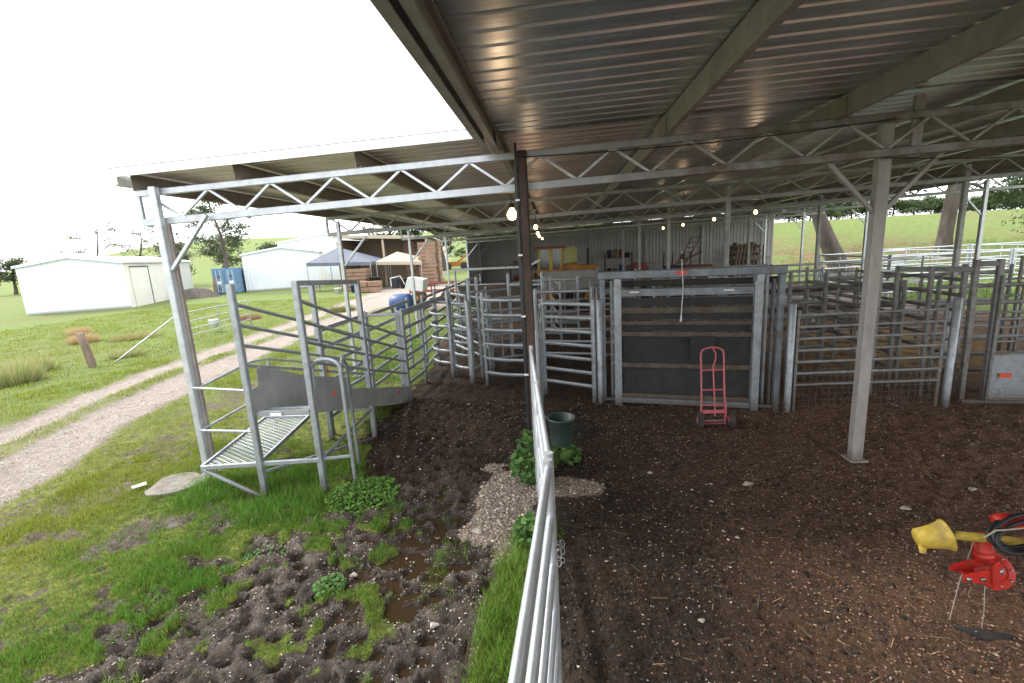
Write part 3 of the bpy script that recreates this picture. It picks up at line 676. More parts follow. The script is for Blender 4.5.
# ------------------------------------------------------------------ yard panels
def panel(p0, p1, h, nr, label, group=None, mat='galv', rw=.019, rh=.036, pw=.036, zlow=.3, bulge=0, posts=(1, 1), mids=0, cat='cattle panel', name='rail_fence', sheet=None, square=False, hp=None, mesh=False, curved_ends=False, header=False):
    a = Vector((p0[0], p0[1], 0)); b_ = Vector((p1[0], p1[1], 0)); z0 = hz(*p0)*.5+hz(*p1)*.5
    e = empty(name, (a.x, a.y, z0), label, cat, group); Mx = M[mat]; L = (b_-a).length; t = (b_-a)/L; nrm = Vector((t.y, -t.x, 0))
    hp = hp or h+.05
    def pt(s, z):
        q = a+t*(L*s)+nrm*(bulge*4*s*(1-s)); return (q.x, q.y, z0+z)
    segs = 10 if bulge else 1
    o0 = MB().tube([pt(s/segs, zlow) for s in range(segs+1)], rw, 10, rz=rh).build('rail', Mx, e)
    top = h-rh
    for k in range(1, nr):
        part(o0, 'rail', o0, (top-zlow)*k/(nr-1))
    for s, on in ((0, posts[0]), (1, posts[1])):
        if on:
            q = pt(s, 0); mb = MB()
            if square: mb.beam((q[0], q[1], z0-.03), (q[0], q[1], z0+hp), pw*2, pw*2)
            else: mb.tube([(q[0], q[1], z0-.03), (q[0], q[1], z0+hp)], pw, 12)
            mb.build('post', Mx, e)
    for k in range(mids):
        s = (k+1)/(mids+1); q = pt(s, 0)
        MB().beam((q[0], q[1], z0+zlow-.03), (q[0], q[1], z0+h), .03, .035).build('brace', Mx, e)
    if header:
        qa, qb = pt(0, hp-.04), pt(1, hp-.04); MB().beam(qa, qb, .05, .08).build('header_beam', Mx, e)
    if sheet:
        z1, z2, sm = sheet
        n2 = nrm*.03
        MB().prism([Vector(pt(.03, z1))+n2, Vector(pt(.97, z1))+n2, Vector(pt(.97, z2))+n2, Vector(pt(.03, z2))+n2], tuple(nrm*.006)).build('sheet', M[sm], e)
    if mesh:
        mb = MB(); zz = .06
        while zz < .72: mb.tube([pt(.02, zz), pt(.98, zz)], .0024, 4); zz += .1
        k = .02
        while k < .98: mb.tube([pt(k, .03), pt(k, .72)], .0024, 4); k += .1/L
        mb.build('wire_mesh', M['galv_dirty'], e)
    return e
grp = 'galvanised pipe panels of the yards'
# centre fence
def F(a, b_, label, **k):
    return panel(a, b_, 1.70, 6, label, 'panels of the centre fence', 'galv_bright', .021, .046, .024, .28, hp=1.72, **k)
f1 = F((-.235, -.7), (-.075, 2.15), 'nearest bright pipe panel of the centre fence, running under the camera', mids=1)
f2 = F((-.07, 2.22), (-.30, 4.95), 'second panel of the centre fence, carrying the green bucket', mids=1)
f3 = panel((-.27, 5.72), (-.32, 8.5), 1.72, 6, 'end on panel of the centre fence just behind the dark rusty post', 'panels of the centre fence', 'galv', .018, .03, .024, .28)
# chain and latch pins tying the two panels
c_ = empty('chain', (-.03, 2.19, 1.2), 'small steel chain tying the two near fence panels together', 'chain')
mb = MB()
for k in range(9):
    a_ = k*.7; x_, y_, z_ = -.03+.012*math.sin(k*2), 2.18+.05*math.cos(a_), 1.18+.025*math.sin(a_*1.3)
    mb.tube([(x_+.012*math.cos(q), y_+.016*math.sin(q)*(k % 2), z_+.016*math.sin(q)) for q in [i*PI/4 for i in range(9)]], .0028, 6)
mb.build('links', M['steel'], c_)

# left run from ramp to forcing pen
panel((-3.0, 8.45), (-2.94, 9.62), 1.72, 6, 'first straight pipe panel behind the loading ramp on the left side', grp)
panel((-2.96, 9.7), (-3.06, 11.2), 1.68, 6, 'second straight pipe panel behind the loading ramp, before the curved rails', grp)
panel((-3.02, 11.2), (-2.4, 10.14), 1.75, 6, 'curved rail panel bulging toward the camera at the forcing pen corner', grp, bulge=.28, hp=1.95)
panel((-2.36, 10.12), (-1.92, 9.62), 1.75, 6, 'short curved rail panel between two thick posts of the forcing pen', grp, bulge=.1, pw=.04)
panel((-1.52, 9.28), (-.42, 8.95), 1.85, 6, 'curved gate left of the dark rusty post with six bowed rails', grp, bulge=.12, hp=1.97, cat='cattle gate', name='cattle_gate')
panel((-1.86, 9.66), (-1.72, 9.9), 2.0, 3, 'narrow post frame beside the curved forcing gate', grp, hp=2.27, cat='cattle gate', name='cattle_gate')
panel((-.28, 8.62), (.62, 8.08), 1.82, 7, 'seven rail gate between the dark rusty post and the sliding gate', grp, pw=.045, cat='cattle gate', name='cattle_gate')
panel((-3.0, 12.6), (-1.6, 10.4), 1.75, 6, 'slanting inner panel behind the curved rails of the forcing pen', grp)
panel((-1.55, 10.5), (-.6, 10.9), 1.75, 6, 'inner panel with close posts left behind the dark rusty post', grp, mids=3)
panel((-3.2, 14.6), (-1.0, 14.2), 1.8, 5, 'tall headed gate with brown sheeting behind the forcing pen', grp, hp=2.3, header=True, sheet=(1.0, 1.75, 'mudrail'), cat='cattle gate', name='cattle_gate')
panel((-3.4, 11.4), (-3.5, 14.5), 1.72, 6, 'pipe panel on the grass side between forcing pen and sheeted gate', grp)
panel((-3.5, 14.7), (-3.6, 18.2), 1.72, 6, 'farther pipe panel on the grass side of the yards', grp)
panel((-3.6, 18.3), (-3.6, 22), 1.72, 6, 'farthest pipe panel on the grass side of the yards', grp)
panel((-2.6, 12.2), (-1.3, 12.8), 1.75, 6, 'swung open gate standing behind the curved forcing pen', grp, cat='cattle gate', name='cattle_gate')
panel((-.5, 10.9), (.8, 10.6), 1.8, 6, 'middle pipe panel right behind the dark rusty post', grp, pw=.04)
panel((.1, 12.9), (-.2, 15.6), 1.8, 6, 'long pipe panel running away behind the dark rusty post', grp)
panel((-.4, 15.8), (2.6, 15.6), 1.8, 5, 'pipe panel in front of the pale boards and yellow tractor', grp, mids=2)
panel((.9, 10.5), (3.6, 10.2), 1.8, 6, 'muddy pipe panel seen through the sliding gate', grp, 'galv_dirty')
panel((2.7, 13.2), (7.0, 13.0), 1.85, 6, 'pale pipe panel crossing behind the sliding gate header', grp, 'galv', mids=3)
panel((2.8, 16.8), (7.2, 16.7), 1.85, 5, 'farther pale pipe panel below the hanging bulbs', grp, 'galv', mids=4)
panel((7.3, 16.6), (12.2, 16.8), 1.8, 5, 'pipe panel reaching to the right hand shed posts', grp, 'galv', mids=2)
panel((-3.62, 8.4), (-3.66, 11.0), 1.72, 6, 'outer pipe panel on the grass beside the race behind the loading ramp', grp)
panel((-3.1, 8.6), (-2.9, 8.35), 1.75, 4, 'narrow swing frame where the loading ramp meets the race', grp, cat='cattle gate', name='cattle_gate')
panel((-1.2, 11.6), (-.35, 11.3), 1.95, 5, 'tall narrow gate standing open left behind the dark rusty post', grp, cat='cattle gate', name='cattle_gate', mids=1, hp=2.2)
panel((-2.2, 11.0), (-2.0, 13.0), 1.75, 6, 'inner panel running away inside the forcing pen', grp)
panel((.9, 12.4), (3.4, 12.0), 1.85, 6, 'dirty pipe panel behind the sliding gate, just past the first one', grp, 'galv_dirty', mids=2)
panel((-.9, 13.6), (.6, 13.3), 1.9, 6, 'pipe panel with four uprights right behind the dark rusty post, farther back', grp, mids=3)
panel((7.6, 9.4), (7.8, 12.9), 1.8, 6, 'muddy pen divider running back at the right side of the yards', grp, 'galv_dirty', mids=1)
# right hand gate with weldmesh foot
gR = panel((3.70, 7.42), (5.86, 7.5), 1.56, 7, 'seven rail gate with wire mesh foot behind the tan shed post', grp, 'galv_dirty', .016, .024, .024, .42, mesh=True, cat='cattle gate', name='cattle_gate', mids=0)
def gpost(x, y, h, r, label, square=False, mat='galv'):
    mb = MB()
    z0 = hz(x, y)
    if square: mb.beam((x, y, z0-.05), (x, y, z0+h), r*2, r*2)
    else: mb.tube([(x, y, z0-.05), (x, y, z0+h-.01), (x, y, z0+h)], [r, r, r*.8], 14)
    return tag(mb.build('gate_post', M[mat], base=Vector((x, y, z0))), label, 'gate post', 'round steel gate posts')
gpost(3.58, 7.36, 1.74, .05, 'thick round post between the sliding gate and the mesh foot gate')
gpost(6.0, 7.5, 1.72, .055, 'thick bluish round post at the right end of the mesh foot gate')
gpost(.72, 8.02, 1.86, .05, 'thick round post left beside the sliding gate frame')
gpost(-1.88, 9.55, 1.78, .045, 'stubby thick round post in the middle of the forcing pen front')
gpost(-2.42, 10.05, 1.98, .042, 'taller round post where the two curved panels meet')
# race frame at the far right
rf = empty('race_frame', (6.35, 7.62, 0), 'tall upright steel race frame right of the mesh foot gate', 'race frame')
for dx_, dy_ in ((0, 0), (.28, -.06)):
    MB().beam((6.33+dx_, 7.64+dy_, -.03), (6.3+dx_, 7.64+dy_, 2.24), .075, .075).build('upright', M['galv_dirty'], rf)
for dx_, dy_ in ((-.35, .35), (-.55, .8), (.25, .5)):
    MB().beam((6.33+dx_, 7.64+dy_, -.03), (6.3+dx_, 7.64+dy_, 2.15), .06, .06).build('upright', M['galv_dirty'], rf)
MB().beam((6.3, 7.6, .03), (8.6, 7.4, .03), .06, .06).build('bottom_bar', M['galv_dirty'], rf)
MB().beam((5.75, 8.4, 2.1), (6.3, 7.64, 2.1), .06, .08).beam((6.3, 7.64, 2.18), (6.58, 7.58, 2.18), .05, .08).build('header_beam', M['galv_dirty'], rf)
gp_ = empty('swing_panel', (6.66, 7.5, 0), 'gate with plain grey steel sheet and red label at the far right edge', 'cattle gate')
def along(s, z): return (6.60+1.9*s, 7.52-.12*s, z)
pts = [(0, .08), (0, .82), (1, .82), (1, .16), (.96, .08)]
outl = []
for k in range(7):
    a_ = PI+k/6*PI/2; outl.append((.06+.05*math.cos(a_), .14+.06*math.sin(a_)))
for k in range(7):
    a_ = -PI/2+k/6*PI/2; outl.append((.94+.05*math.cos(a_), .14+.06*math.sin(a_)))
outl += [(.99, .8), (.01, .8)]
o = MB().prism([along(s, z) for s, z in outl], (0, .006, 0)).build('sheet', M['galv'], gp_)
MB().tube([along(.5+(s-.5)*1.02, z+.0) for s, z in outl]+[along(.5+(outl[0][0]-.5)*1.02, outl[0][1])], .022, 10).build('frame', M['galv_dirty'], gp_)
MB().box((6.80, 7.492, .47), (.17, .006, .07)).build('label_plate', M['label_red'], gp_)
for zz in (1.0, 1.22, 1.45, 1.7, 1.95):
    MB().tube([along(0, zz), along(1, zz)], .018, 10).build('rail', M['galv_dirty'], gp_)
for s in (0, 1): MB().tube([along(s, .06), along(s, 2.0)], .022, 10).build('stile', M['galv_dirty'], gp_)
# race behind the mesh foot gate
for i_, (a, b_, lab) in enumerate([((5.2, 8.0), (5.3, 10.4), 'muddy race side panel just behind the mesh foot gate'),
        ((6.0, 8.6), (6.1, 11.2), 'second muddy race side panel behind the tall race frame'),
        ((4.4, 9.2), (5.1, 9.3), 'short muddy cross gate inside the race behind the tan post'),
        ((6.4, 8.4), (8.9, 8.3), 'muddy cross panel behind the grey sheet gate'),
        ((3.7, 8.8), (3.9, 11.6), 'muddy side panel running back from the sliding gate end'),
        ((6.3, 11.0), (9.6, 10.8), 'muddy cross panel behind the race, right of the tan post'),
        ((9.7, 10.7), (12.5, 10.6), 'muddy cross panel nearest the right shed side')]):
    panel(a, b_, 1.78, 6, lab, grp, 'galv_dirty', mids=1, hp=1.9 if i_ % 2 else 2.05, pw=.034)
# closed race sides with timber coloured boards
for (a, b_, lab) in [((3.9, 11.7), (8.2, 11.9), 'long brown boarded rail fence behind the mesh foot gate')]:
    panel(a, b_, 1.5, 3, lab, grp, 'mudrail', .02, .06, .035, .5)
# outside holding yards on the right
wgrp = 'white pipe fences of the outer yards'
def outer(a, b_, lab, nr=5, **k): panel(a, b_, 1.75, nr, lab, wgrp, 'galv_bright', .022, .035, .04, .35, mids=2, **k)
outer((13.0, 19.5), (17.5, 19.8), 'nearest outer yard fence panel just outside the right shed posts')
outer((17.6, 19.8), (22.5, 20.0), 'nearer outer yard fence panel right of the first')
outer((22.6, 20.0), (28, 20.3), 'nearer outer yard fence panel at the right edge of view')
outer((12.9, 24.5), (17.6, 25.4), 'middle outer yard fence panel left of the leaning trunk')
outer((17.8, 27.6), (22.4, 27.8), 'far outer yard fence panel with rail top frame below the leaning trunk')
outer((22.5, 27.8), (27.4, 28), 'far outer yard fence panel left of the thick straight trunk')
outer((27.5, 28), (33, 28.3), 'far outer yard fence panel below the thick straight trunk')
outer((33.1, 28.3), (39, 28.6), 'far outer yard fence panel at the right edge of view')
outer((17.7, 19.9), (17.9, 27.5), 'outer yard divider running away between near and far fences')
outer((22.5, 20.1), (22.5, 27.7), 'second outer yard divider running away on the right')
outer((13.0, 19.6), (13.0, 24.4), 'outer yard divider beside the right shed posts')

# ------------------------------------------------------------------ sliding gate
sg = empty('sliding_gate', (.79, 8.12, 0), 'big sliding gate with black rubber sheets in a blue grey portal frame', 'sliding gate')
A = Vector((.79, 8.12, 0)); B = Vector((3.47, 7.52, 0)); dv = (B-A).normalized(); nv3 = Vector((dv.y, -dv.x, 0)); Lg = (B-A).length
def Q(s, z, off=0):
    q = A+dv*s+nv3*off; return (q.x, q.y, z)
for s, m_ in ((0, 'frame_steel'), (Lg, 'frame_steel')):
    MB().beam(Q(s, -.03), Q(s, 2.18), .09, .09).build('portal_upright', M[m_], sg)
for s in (.14, Lg-.18): MB().beam(Q(s, .04, -.12), Q(s, 2.15, -.12), .045, .06).build('guide_upright', M['galv'], sg)
for s in (Lg-.09,): MB().beam(Q(s, .04, -.1), Q(s, 2.1, -.1), .04, .08).build('guide_upright', M['galv_dirty'], sg)
for zz in (.18, .72, 1.1, 1.27, 1.42, 1.62): MB().beam(Q(.16, zz, .02), Q(.34, zz, .02), .03, .06).build('spacer', M['galv'], sg)
hb = MB().beam(Q(-.06, 2.25), Q(Lg+.06, 2.25), .1, .135).build('header_beam', M['frame_steel'], sg)
MB().beam(Q(-.02, 2.08, -.2), Q(Lg+.02, 2.08, -.2), .05, .1).build('track_beam', M['dark'], sg)
q0 = Q(1.28, 2.26, .0525); MB().box((q0[0], q0[1], q0[2]), (.17, .006, .055), math.atan2(dv.y, dv.x)).build('label_plate', M['label_red'], hb)
MB().beam(Q(.05, .04), Q(.27, .04), .06, .05).build('sill_bar', M['galv'], sg); MB().beam(Q(Lg-.4, .04), Q(Lg-.05, .04), .06, .05).build('sill_bar', M['galv'], sg)
leaf = MB().beam(Q(.33, 1.96, .16), Q(2.34, 1.96, .16), .05, .12).build('gate_leaf', M['frame_steel'], sg)
for s in (.27, 2.40):
    st = MB().beam(Q(s, 0, .16), Q(s, 2.1, .16), .125, .1).build('stile', M['galv'], leaf)
    MB().beam(Q(s, 2.1, .16), Q(s, 2.2, .16), .11, .18).build('cap_block', M['galv'], leaf)
for z_, th, m_ in ((1.66, .1, 'mudrail'), (1.45, .07, 'mudrail'), (1.26, .08, 'mudrail'), (.72, .08, 'mudrail'), (.185, .07, 'mudrail'), (.09, .1, 'galv')):
    MB().beam(Q(.33, z_, .155), Q(2.34, z_, .155), .06, th).build('rail', M[m_], leaf)
for z0_, z1_ in ((.22, .68), (.76, 1.22), (1.31, 1.405), (1.50, 1.60), (1.725, 1.86)):
    mb = MB(); n_ = 24; vs = []
    for k in range(n_+1):
        s = .32+2.03*k/n_; w_ = .006*math.sin(k*1.3)+.004*math.sin(k*2.9)
        vs += [Q(s, z0_, .12+w_), Q(s, z1_, .12+w_)]
    mb.add(vs, [(2*k, 2*k+2, 2*k+3, 2*k+1) for k in range(n_)], True)
    mb.build('rubber_sheet', M['rubber'], leaf)
for s in (.55, 1.98):
    q0 = Q(s, 1.97, .188); MB().box(q0, (.15, .005, .028), math.atan2(dv.y, dv.x)).build('label_plate', M['label_white'], leaf)
MB().prism([Q(1.43, .82, .19), Q(1.8, .82, .19), Q(1.8, 1.24, .19), Q(1.43, 1.24, .19)], tuple(nv3*.012)).build('rubber_flap', M['rubber'], leaf)
for s, z_ in ((.35, 1.66), (.8, 1.66), (1.3, 1.66), (1.8, 1.66), (2.2, 1.66), (.5, 1.45), (1.1, 1.45), (1.7, 1.45)):
    q0 = Q(s, z_, .195); MB().lathe([(.0, -.008), (.012, -.006), (.012, .006)], q0, 8, 'y').build('bolt', M['steel'], leaf)
# pull rope
r_ = empty('pull_rope', Q(1.28, 2.5, .1), 'white pull rope with a weight hanging before the sliding gate', 'rope')
q1 = Vector(Q(1.28, 0, .16)); pth = [(q1.x+.01*math.sin(z*7), q1.y-.06+.01*math.cos(z*5), z) for z in (2.6, 2.4, 2.2, 2.0, 1.85, 1.7, 1.58)]
MB().tube(pth, .007, 6).build('rope', M['label_white'], r_)
MB().tube([(pth[-1][0], pth[-1][1], 1.58), (pth[-1][0]-.005, pth[-1][1], 1.48)], [.012, .02], 8).build('weight', M['white'], r_)
MB().box((q1.x, q1.y-.05, 2.52), (.06, .06, .09)).build('pulley_block', M['dark'], r_)
MB().tube([(q1.x, q1.y-.05, 2.55), (q1.x, q1.y-.05, 3.55)], .004, 6).build('cord', M['black'], r_)

# ------------------------------------------------------------------ hand trolley
ht = empty('hand_trolley', (2.28, 6.83, 0), 'faded pinkish red hand trolley with two muddy tyres standing before the sliding gate', 'hand trolley')
def hp_(x, y, z): return (2.28+x, 6.83+y, z+hz(2.28, 6.8))
wt = .165
pathL = [hp_(-wt-.02, -.02, .14), hp_(-wt, .05, .5), hp_(-wt, .13, 1.08)]
for k in range(1, 8):
    a_ = PI-k/8*PI; pathL.append(hp_(wt*math.cos(a_), .14, 1.10+.09*math.sin(a_)))
pathL += [hp_(wt, .13, 1.08), hp_(wt, .05, .5), hp_(wt+.02, -.02, .14)]
fr = MB().tube(pathL, .014, 10).build('frame', M['pink'], ht)
MB().tube([hp_(.02, -.01, .16), hp_(.02, .05, .5), hp_(.01, .11, .9), hp_(.045, .12, 1.0), hp_(.05, .13, 1.1), hp_(.0, .14, 1.19)], .012, 8).build('centre_bar', M['pink'], ht)
for z_ in (.32, .55, .85): MB().tube([hp_(-wt, .02+z_*.09, z_), hp_(wt, .02+z_*.09, z_)], .012, 8).build('crossbar', M['pink'], ht)
MB().prism([hp_(-.17, .0, .03), hp_(.17, .0, .03), hp_(.17, .16, .03), hp_(-.17, .16, .03)], (0, 0, .006)).build('toe_plate', M['pink'], ht)
MB().beam(hp_(-.17, .0, .03), hp_(-.17, .02, .26), .03, .012).beam(hp_(.17, .0, .03), hp_(.17, .02, .26), .03, .012).box(hp_(0, .01, .23), (.3, .03, .05)).build('axle_bracket', M['pink'], ht)
MB().tube([hp_(-.24, -.08, .125), hp_(.24, -.08, .125)], .01, 8).build('axle', M['steel'], ht)
for s in (-1, 1):
    w = MB().lathe([(.055, -.035), (.1, -.042), (.128, -.025), (.135, 0), (.128, .025), (.1, .042), (.055, .035)], hp_(s*.225, -.08, .125), 22, 'x').build('wheel', M['tyre'], ht)
    MB().lathe([(0, -.03), (.055, -.03), (.058, 0), (.055, .03), (0, .03)], hp_(s*.225, -.08, .125), 16, 'x').build('rim', M['pink'], w)

# ------------------------------------------------------------------ loading ramp
rm = empty('loading_ramp', (-3.2, 4.9, 0), 'galvanised stock loading ramp with sloping side rails, left under the shed roof', 'loading ramp')
xw, xe, yf = -3.58, -2.88, 4.85
def zr(y): return 1.08-(y-yf)*.31
for (x_, y_, h_, m_) in [(xw, 4.8, 2.56, 'galv'), (xe, 4.9, 2.56, 'galv'), (xe, 6.5, 2.46, 'galv'), (xw, 6.5, 2.46, 'galv')]:
    MB().beam((x_+.0, y_, hz(x_, y_)-.04), (x_, y_, h_), .07, .07).build('upright', M[m_], rm)
for x_ in (xw, xe): MB().beam((x_, 8.25, -.02), (x_, 8.25, 1.78), .055, .055).build('end_upright', M['galv'], rm)
MB().beam((xe, 4.94, 2.53), (xe, 6.46, 2.44), .05, .06).build('top_bar', M['galv'], rm)
MB().beam((xw, 8.25, 1.72), (xe, 8.25, 1.72), .05, .05).build('top_bar', M['galv'], rm)
MB().beam((xe-.02, 8.25, 1.74), (xe+.1, 11.0, 1.74), .05, .09).build('walk_rail', M['galv'], rm)
for x_ in (xw, xe):
    for k in range(4):
        z_ = 2.36-k*.235
        MB().tube([(x_, 4.92 if x_ == xe else 4.82, z_-.02), (x_, 6.4, z_-.5), (x_, 8.22, z_-.5-.56)], .016, 10, rz=.022).build('rail', M['galv'], rm)
# floor with cleats and side kick sheets
fl_ = MB().prism([(xw+.03, yf, zr(yf)), (xw+.03, 8.35, zr(8.35)+.02), (xw+.03, 8.35, zr(8.35)-.03), (xw+.03, yf, zr(yf)-.05)], (xe-xw-.06, 0, 0)).build('ramp_floor', M['sheet_grey'], rm)
for k in range(11):
    y_ = 5.0+k*.3; MB().beam((xw+.05, y_, zr(y_)+.015), (xe-.05, y_, zr(y_)+.015), .03, .03).build('cleat', M['galv'], fl_)
for x_ in (xe+.045, xw-.045):
    MB().prism([(x_, yf-.02, zr(yf)-.03), (x_, yf-.02, zr(yf)+.24), (x_, 8.3, zr(8.3)+.30), (x_, 8.3, max(.03, zr(8.3)-.05))], (.006, 0, 0)).build('kick_sheet', M['sheet_grey'], rm)
o = MB().prism([(xw+.04, 4.75, 1.1), (xw+.04, 4.75, 1.34), (xw+.04, 4.93, 1.36), (xw+.04, 4.94, 1.56), (xw+.04, 5.02, 1.58), (xw+.04, 5.95, 1.20), (xw+.04, 7.2, .82), (xw+.04, 7.2, .40)], (.006, 0, 0)).build('flap_sheet', M['sheet_grey'], rm)
for y_, z_ in ((5.35, 1.12), (7.6, .42)): MB().box((xe+.054, y_, z_), (.004, .07, .05)).build('label_mark', M['label_red'], rm)
# catwalk on the outer side: handrail, mesh plate
MB().tube([(-4.66, 5.38, 1.24), (-4.4, 6.05, 1.4), (-4.3, 6.3, 1.38), (-4.3, 7.6, 1.0)], .018, 10).build('handrail', M['galv'], rm)
MB().tube([(-4.7, 5.3, 1.25), (xw-.03, 4.8, 1.34)], .018, 8).build('side_rail', M['galv'], rm)
MB().tube([(-4.7, 5.3, .67), (xw-.03, 4.8, .84)], .018, 8).build('side_rail', M['galv'], rm)
MB().tube([(-4.7, 5.3, .67), (-4.3, 6.4, .9)], .018, 8).build('side_rail', M['galv'], rm)
MB().beam((-4.34, 6.3, .3), (-4.3, 6.3, 1.38), .04, .04).build('rail_post', M['galv'], rm)
pa = [(-4.36, 4.82, .38), (-3.62, 4.82, .42), (-3.64, 6.05, .56), (-4.38, 6.15, .52)]
m, nt, b = newmat('expanded_mesh'); M['mesh'] = m
sm_ = N(nt, 'ShaderNodeSeparateXYZ'); nt.links.new(objc(nt), sm_.inputs[0])
b.inputs['Base Color'].default_value = (.30, .32, .35, 1); b.inputs['Metallic'].default_value = .5; b.inputs['Roughness'].default_value = .45
hx = math_(nt, 'MULTIPLY', sm_.outputs[0], 9.0); hy = math_(nt, 'MULTIPLY', sm_.outputs[1], 16.0)
l1 = math_(nt, 'LESS_THAN', math_(nt, 'FRACT', math_(nt, 'ADD', hx, hy)), .27); l2 = math_(nt, 'LESS_THAN', math_(nt, 'FRACT', math_(nt, 'SUBTRACT', hx, hy)), .27)
nt.links.new(math_(nt, 'MAXIMUM', l1, l2), b.inputs['Alpha'])
wk = MB().poly(pa).build('walkway_mesh', M['mesh'], rm)
for k in range(4):
    MB().beam(pa[k], pa[(k+1) % 4], .035, .05).build('walkway_frame', M['galv'], rm)
MB().beam((-3.62, 4.82, .42), (xe, 4.88, .44), .04, .05).build('cross_bar', M['galv'], rm)
MB().beam((-4.36, 4.82, .36), (-3.62, 4.78, .02), .035, .035).build('diagonal_brace', M['galv'], rm)
MB().beam((xw+.0, 4.84, 1.04), (xe, 4.9, 1.04), .04, .06).build('cross_bar', M['galv'], rm)
MB().box((-3.3, 4.82, 1.04), (.14, .006, .035)).build('label_plate', M['label_white'], rm)
MB().beam((xw, 4.86, .3), (xe, 6.45, .05), .03, .03).build('diagonal_brace', M['galv'], rm)
MB().beam((xe, 4.92, .42), (xe, 6.46, .5), .03, .04).build('side_tie', M['galv'], rm)
MB().beam((xw, 6.5, .5), (xe, 6.5, .5), .03, .04).build('cross_bar', M['galv'], rm)
# guard hoop
hoop = [(-2.88, 4.98, 1.0), (-2.88, 4.98, 1.5)]
for k in range(9):
    a_ = PI-k/8*PI; hoop.append((-2.71+.17*math.cos(a_), 4.99+.01*k/8, 1.52+.12*math.sin(a_)))
hoop += [(-2.54, 5.0, 1.5), (-2.54, 5.02, hz(-2.54, 5.02)-.04)]
MB().tube(hoop, .024, 12).build('guard_hoop', M['galv'], rm)
MB().tube([(-2.68, 5.45, .12), (-2.68, 5.45, 1.45), (-2.60, 5.2, 1.6), (-2.54, 5.02, 1.5)], .022, 10).build('guard_hoop', M['galv'], rm)
MB().beam((-2.87, 4.93, .43), (-2.55, 5.0, .43), .03, .035).build('side_tie', M['galv'], rm)
# far side panels beside the ramp foot
panel((-3.66, 6.7), (-3.62, 8.3), 1.74, 6, 'pipe panel on the track side of the loading ramp foot', grp)
wc = empty('warning_tag', (-3.62, 6.62, 1.0), 'small yellow and orange tag tied to a rail behind the loading ramp', 'tag')
MB().box((-3.58, 6.62, 1.05), (.05, .01, .2)).build('plate', M['orange'], wc); MB().tube([(-3.58, 6.62, 1.15), (-3.58, 6.62, 1.35)], .004, 6).build('tie', M['yellow'], wc)

# concrete footing beside the left post
vs = []; 
for k in range(16):
    a_ = 2*PI*k/16; q = 1+.12*math.sin(a_*3+1)+.06*math.sin(a_*5)
    vs.append((-4.98+.33*q*math.cos(a_)*1.0, 5.08+.26*q*math.sin(a_)*1.15, .012))
o = MB().prism(vs, (0, 0, .035)).build('concrete_pad', M['concrete']); tag(o, kind='structure')
o = MB().box((-5.42, 4.98, hz(-5.42, 4.98)+.05), (.15, .08, .012), .9).build('white_tile', M['label_white']); 
o.location = (0, 0, 0); tag(o, 'small white offcut on the grass beside the concrete pad of the left post', 'offcut')

# ------------------------------------------------------------------ bucket
bk_ = empty('feed_bucket', (.0, 4.25, .88), 'dark green plastic feed bucket hooked on the centre fence', 'bucket')
MB().lathe([(0, 0), (.1, 0), (.104, .01), (.13, .26), (.14, .265), (.14, .275), (.126, .275), (.098, .02), (0, .015)], (.0, 4.25, .88), 28).build('tub', M['green_pl'], bk_)
MB().tube([(.13*math.cos(PI+k*PI/8), 4.25+.13*math.sin(PI+k*PI/8)*-1, 1.15-.03*math.sin(k*PI/8)) for k in range(9)], .004, 6).build('handle', M['steel'], bk_)
MB().beam((-.24, 4.25, 1.20), (-.12, 4.25, 1.14), .02, .006).build('hook', M['steel'], bk_)

# ------------------------------------------------------------------ leafy weeds
def leafplant(name, x, y, n, r, h, label, leaf_r=.03, cat='weed', base=(.11, .23, .06)):
    z0 = hz(x, y); e = empty(name, (x, y, z0), label, cat)
    mbs = MB(); V = []; C = []
    for k in range(n):
        a_ = random.uniform(0, 2*PI); rr_ = r*math.sqrt(random.random()); zz = h*(.25+.75*random.random())*(1-.5*(rr_/r)**2)
        p_ = Vector((rr_*math.cos(a_), rr_*math.sin(a_), zz)); L_ = leaf_r*random.uniform(.6, 1.3)
        if k % 4 == 0: mbs.tube([(p_.x*.3+x, p_.y*.3+y, z0-.01), (p_.x*.8+x, p_.y*.8+y, z0+zz*.6), (p_.x+x, p_.y+y, z0+zz)], .0025, 5)
        nrm = Vector((random.gauss(0, .5), random.gauss(0, .5)-.2, 1)).normalized(); u = nrm.orthogonal().normalized(); v = nrm.cross(u)
        ring = [p_+(u*math.cos(q)+v*math.sin(q))*L_*(1+.18*math.cos(5*q)) for q in [2*PI*i/10 for i in range(10)]]
        cen = p_-nrm*L_*.22; c = np.array(base)*random.uniform(.55, 1.5)*np.array([random.uniform(.8, 1.3), 1, 1])
        for i in range(10): V += [cen, ring[i], ring[(i+1) % 10]]; C += [c*.75, c, c]
    mbs.build('stem', M['bark'] if cat == 'shrub' else M['leafsolid'], e)
    o = tri_mesh('leaves', np.array([tuple(v) for v in V]), np.array(C), M['leaf']); o.parent = e
    return e
M['leafsolid'] = surf('green_stem', (.08, .14, .03), None, .7)
leafplant('mallow_weed', -.36, 5.12, 420, .25, .72, 'tall leafy mallow weed left of the fence near the dark rusty post', .03)
leafplant('mallow_weed', .02, 5.75, 160, .25, .22, 'low leafy weed right of the fence below the green bucket', .03)
leafplant('mallow_weed', -.33, 3.95, 150, .16, .28, 'broad leaved weed in the grass strip beside the gravel patch', .03)
leafplant('clover_clump', -2.35, 4.8, 1500, .42, .15, 'low green clover clump at the foot of the ramp guard hoop', .013, base=(.12, .26, .045))
leafplant('clover_clump', -3.0, 3.75, 420, .3, .08, 'flat clover patch on the mud edge in front of the loading ramp', .012)
leafplant('clover_clump', -2.05, 3.35, 260, .14, .09, 'small leafy weed clump alone in the poached mud', .013)

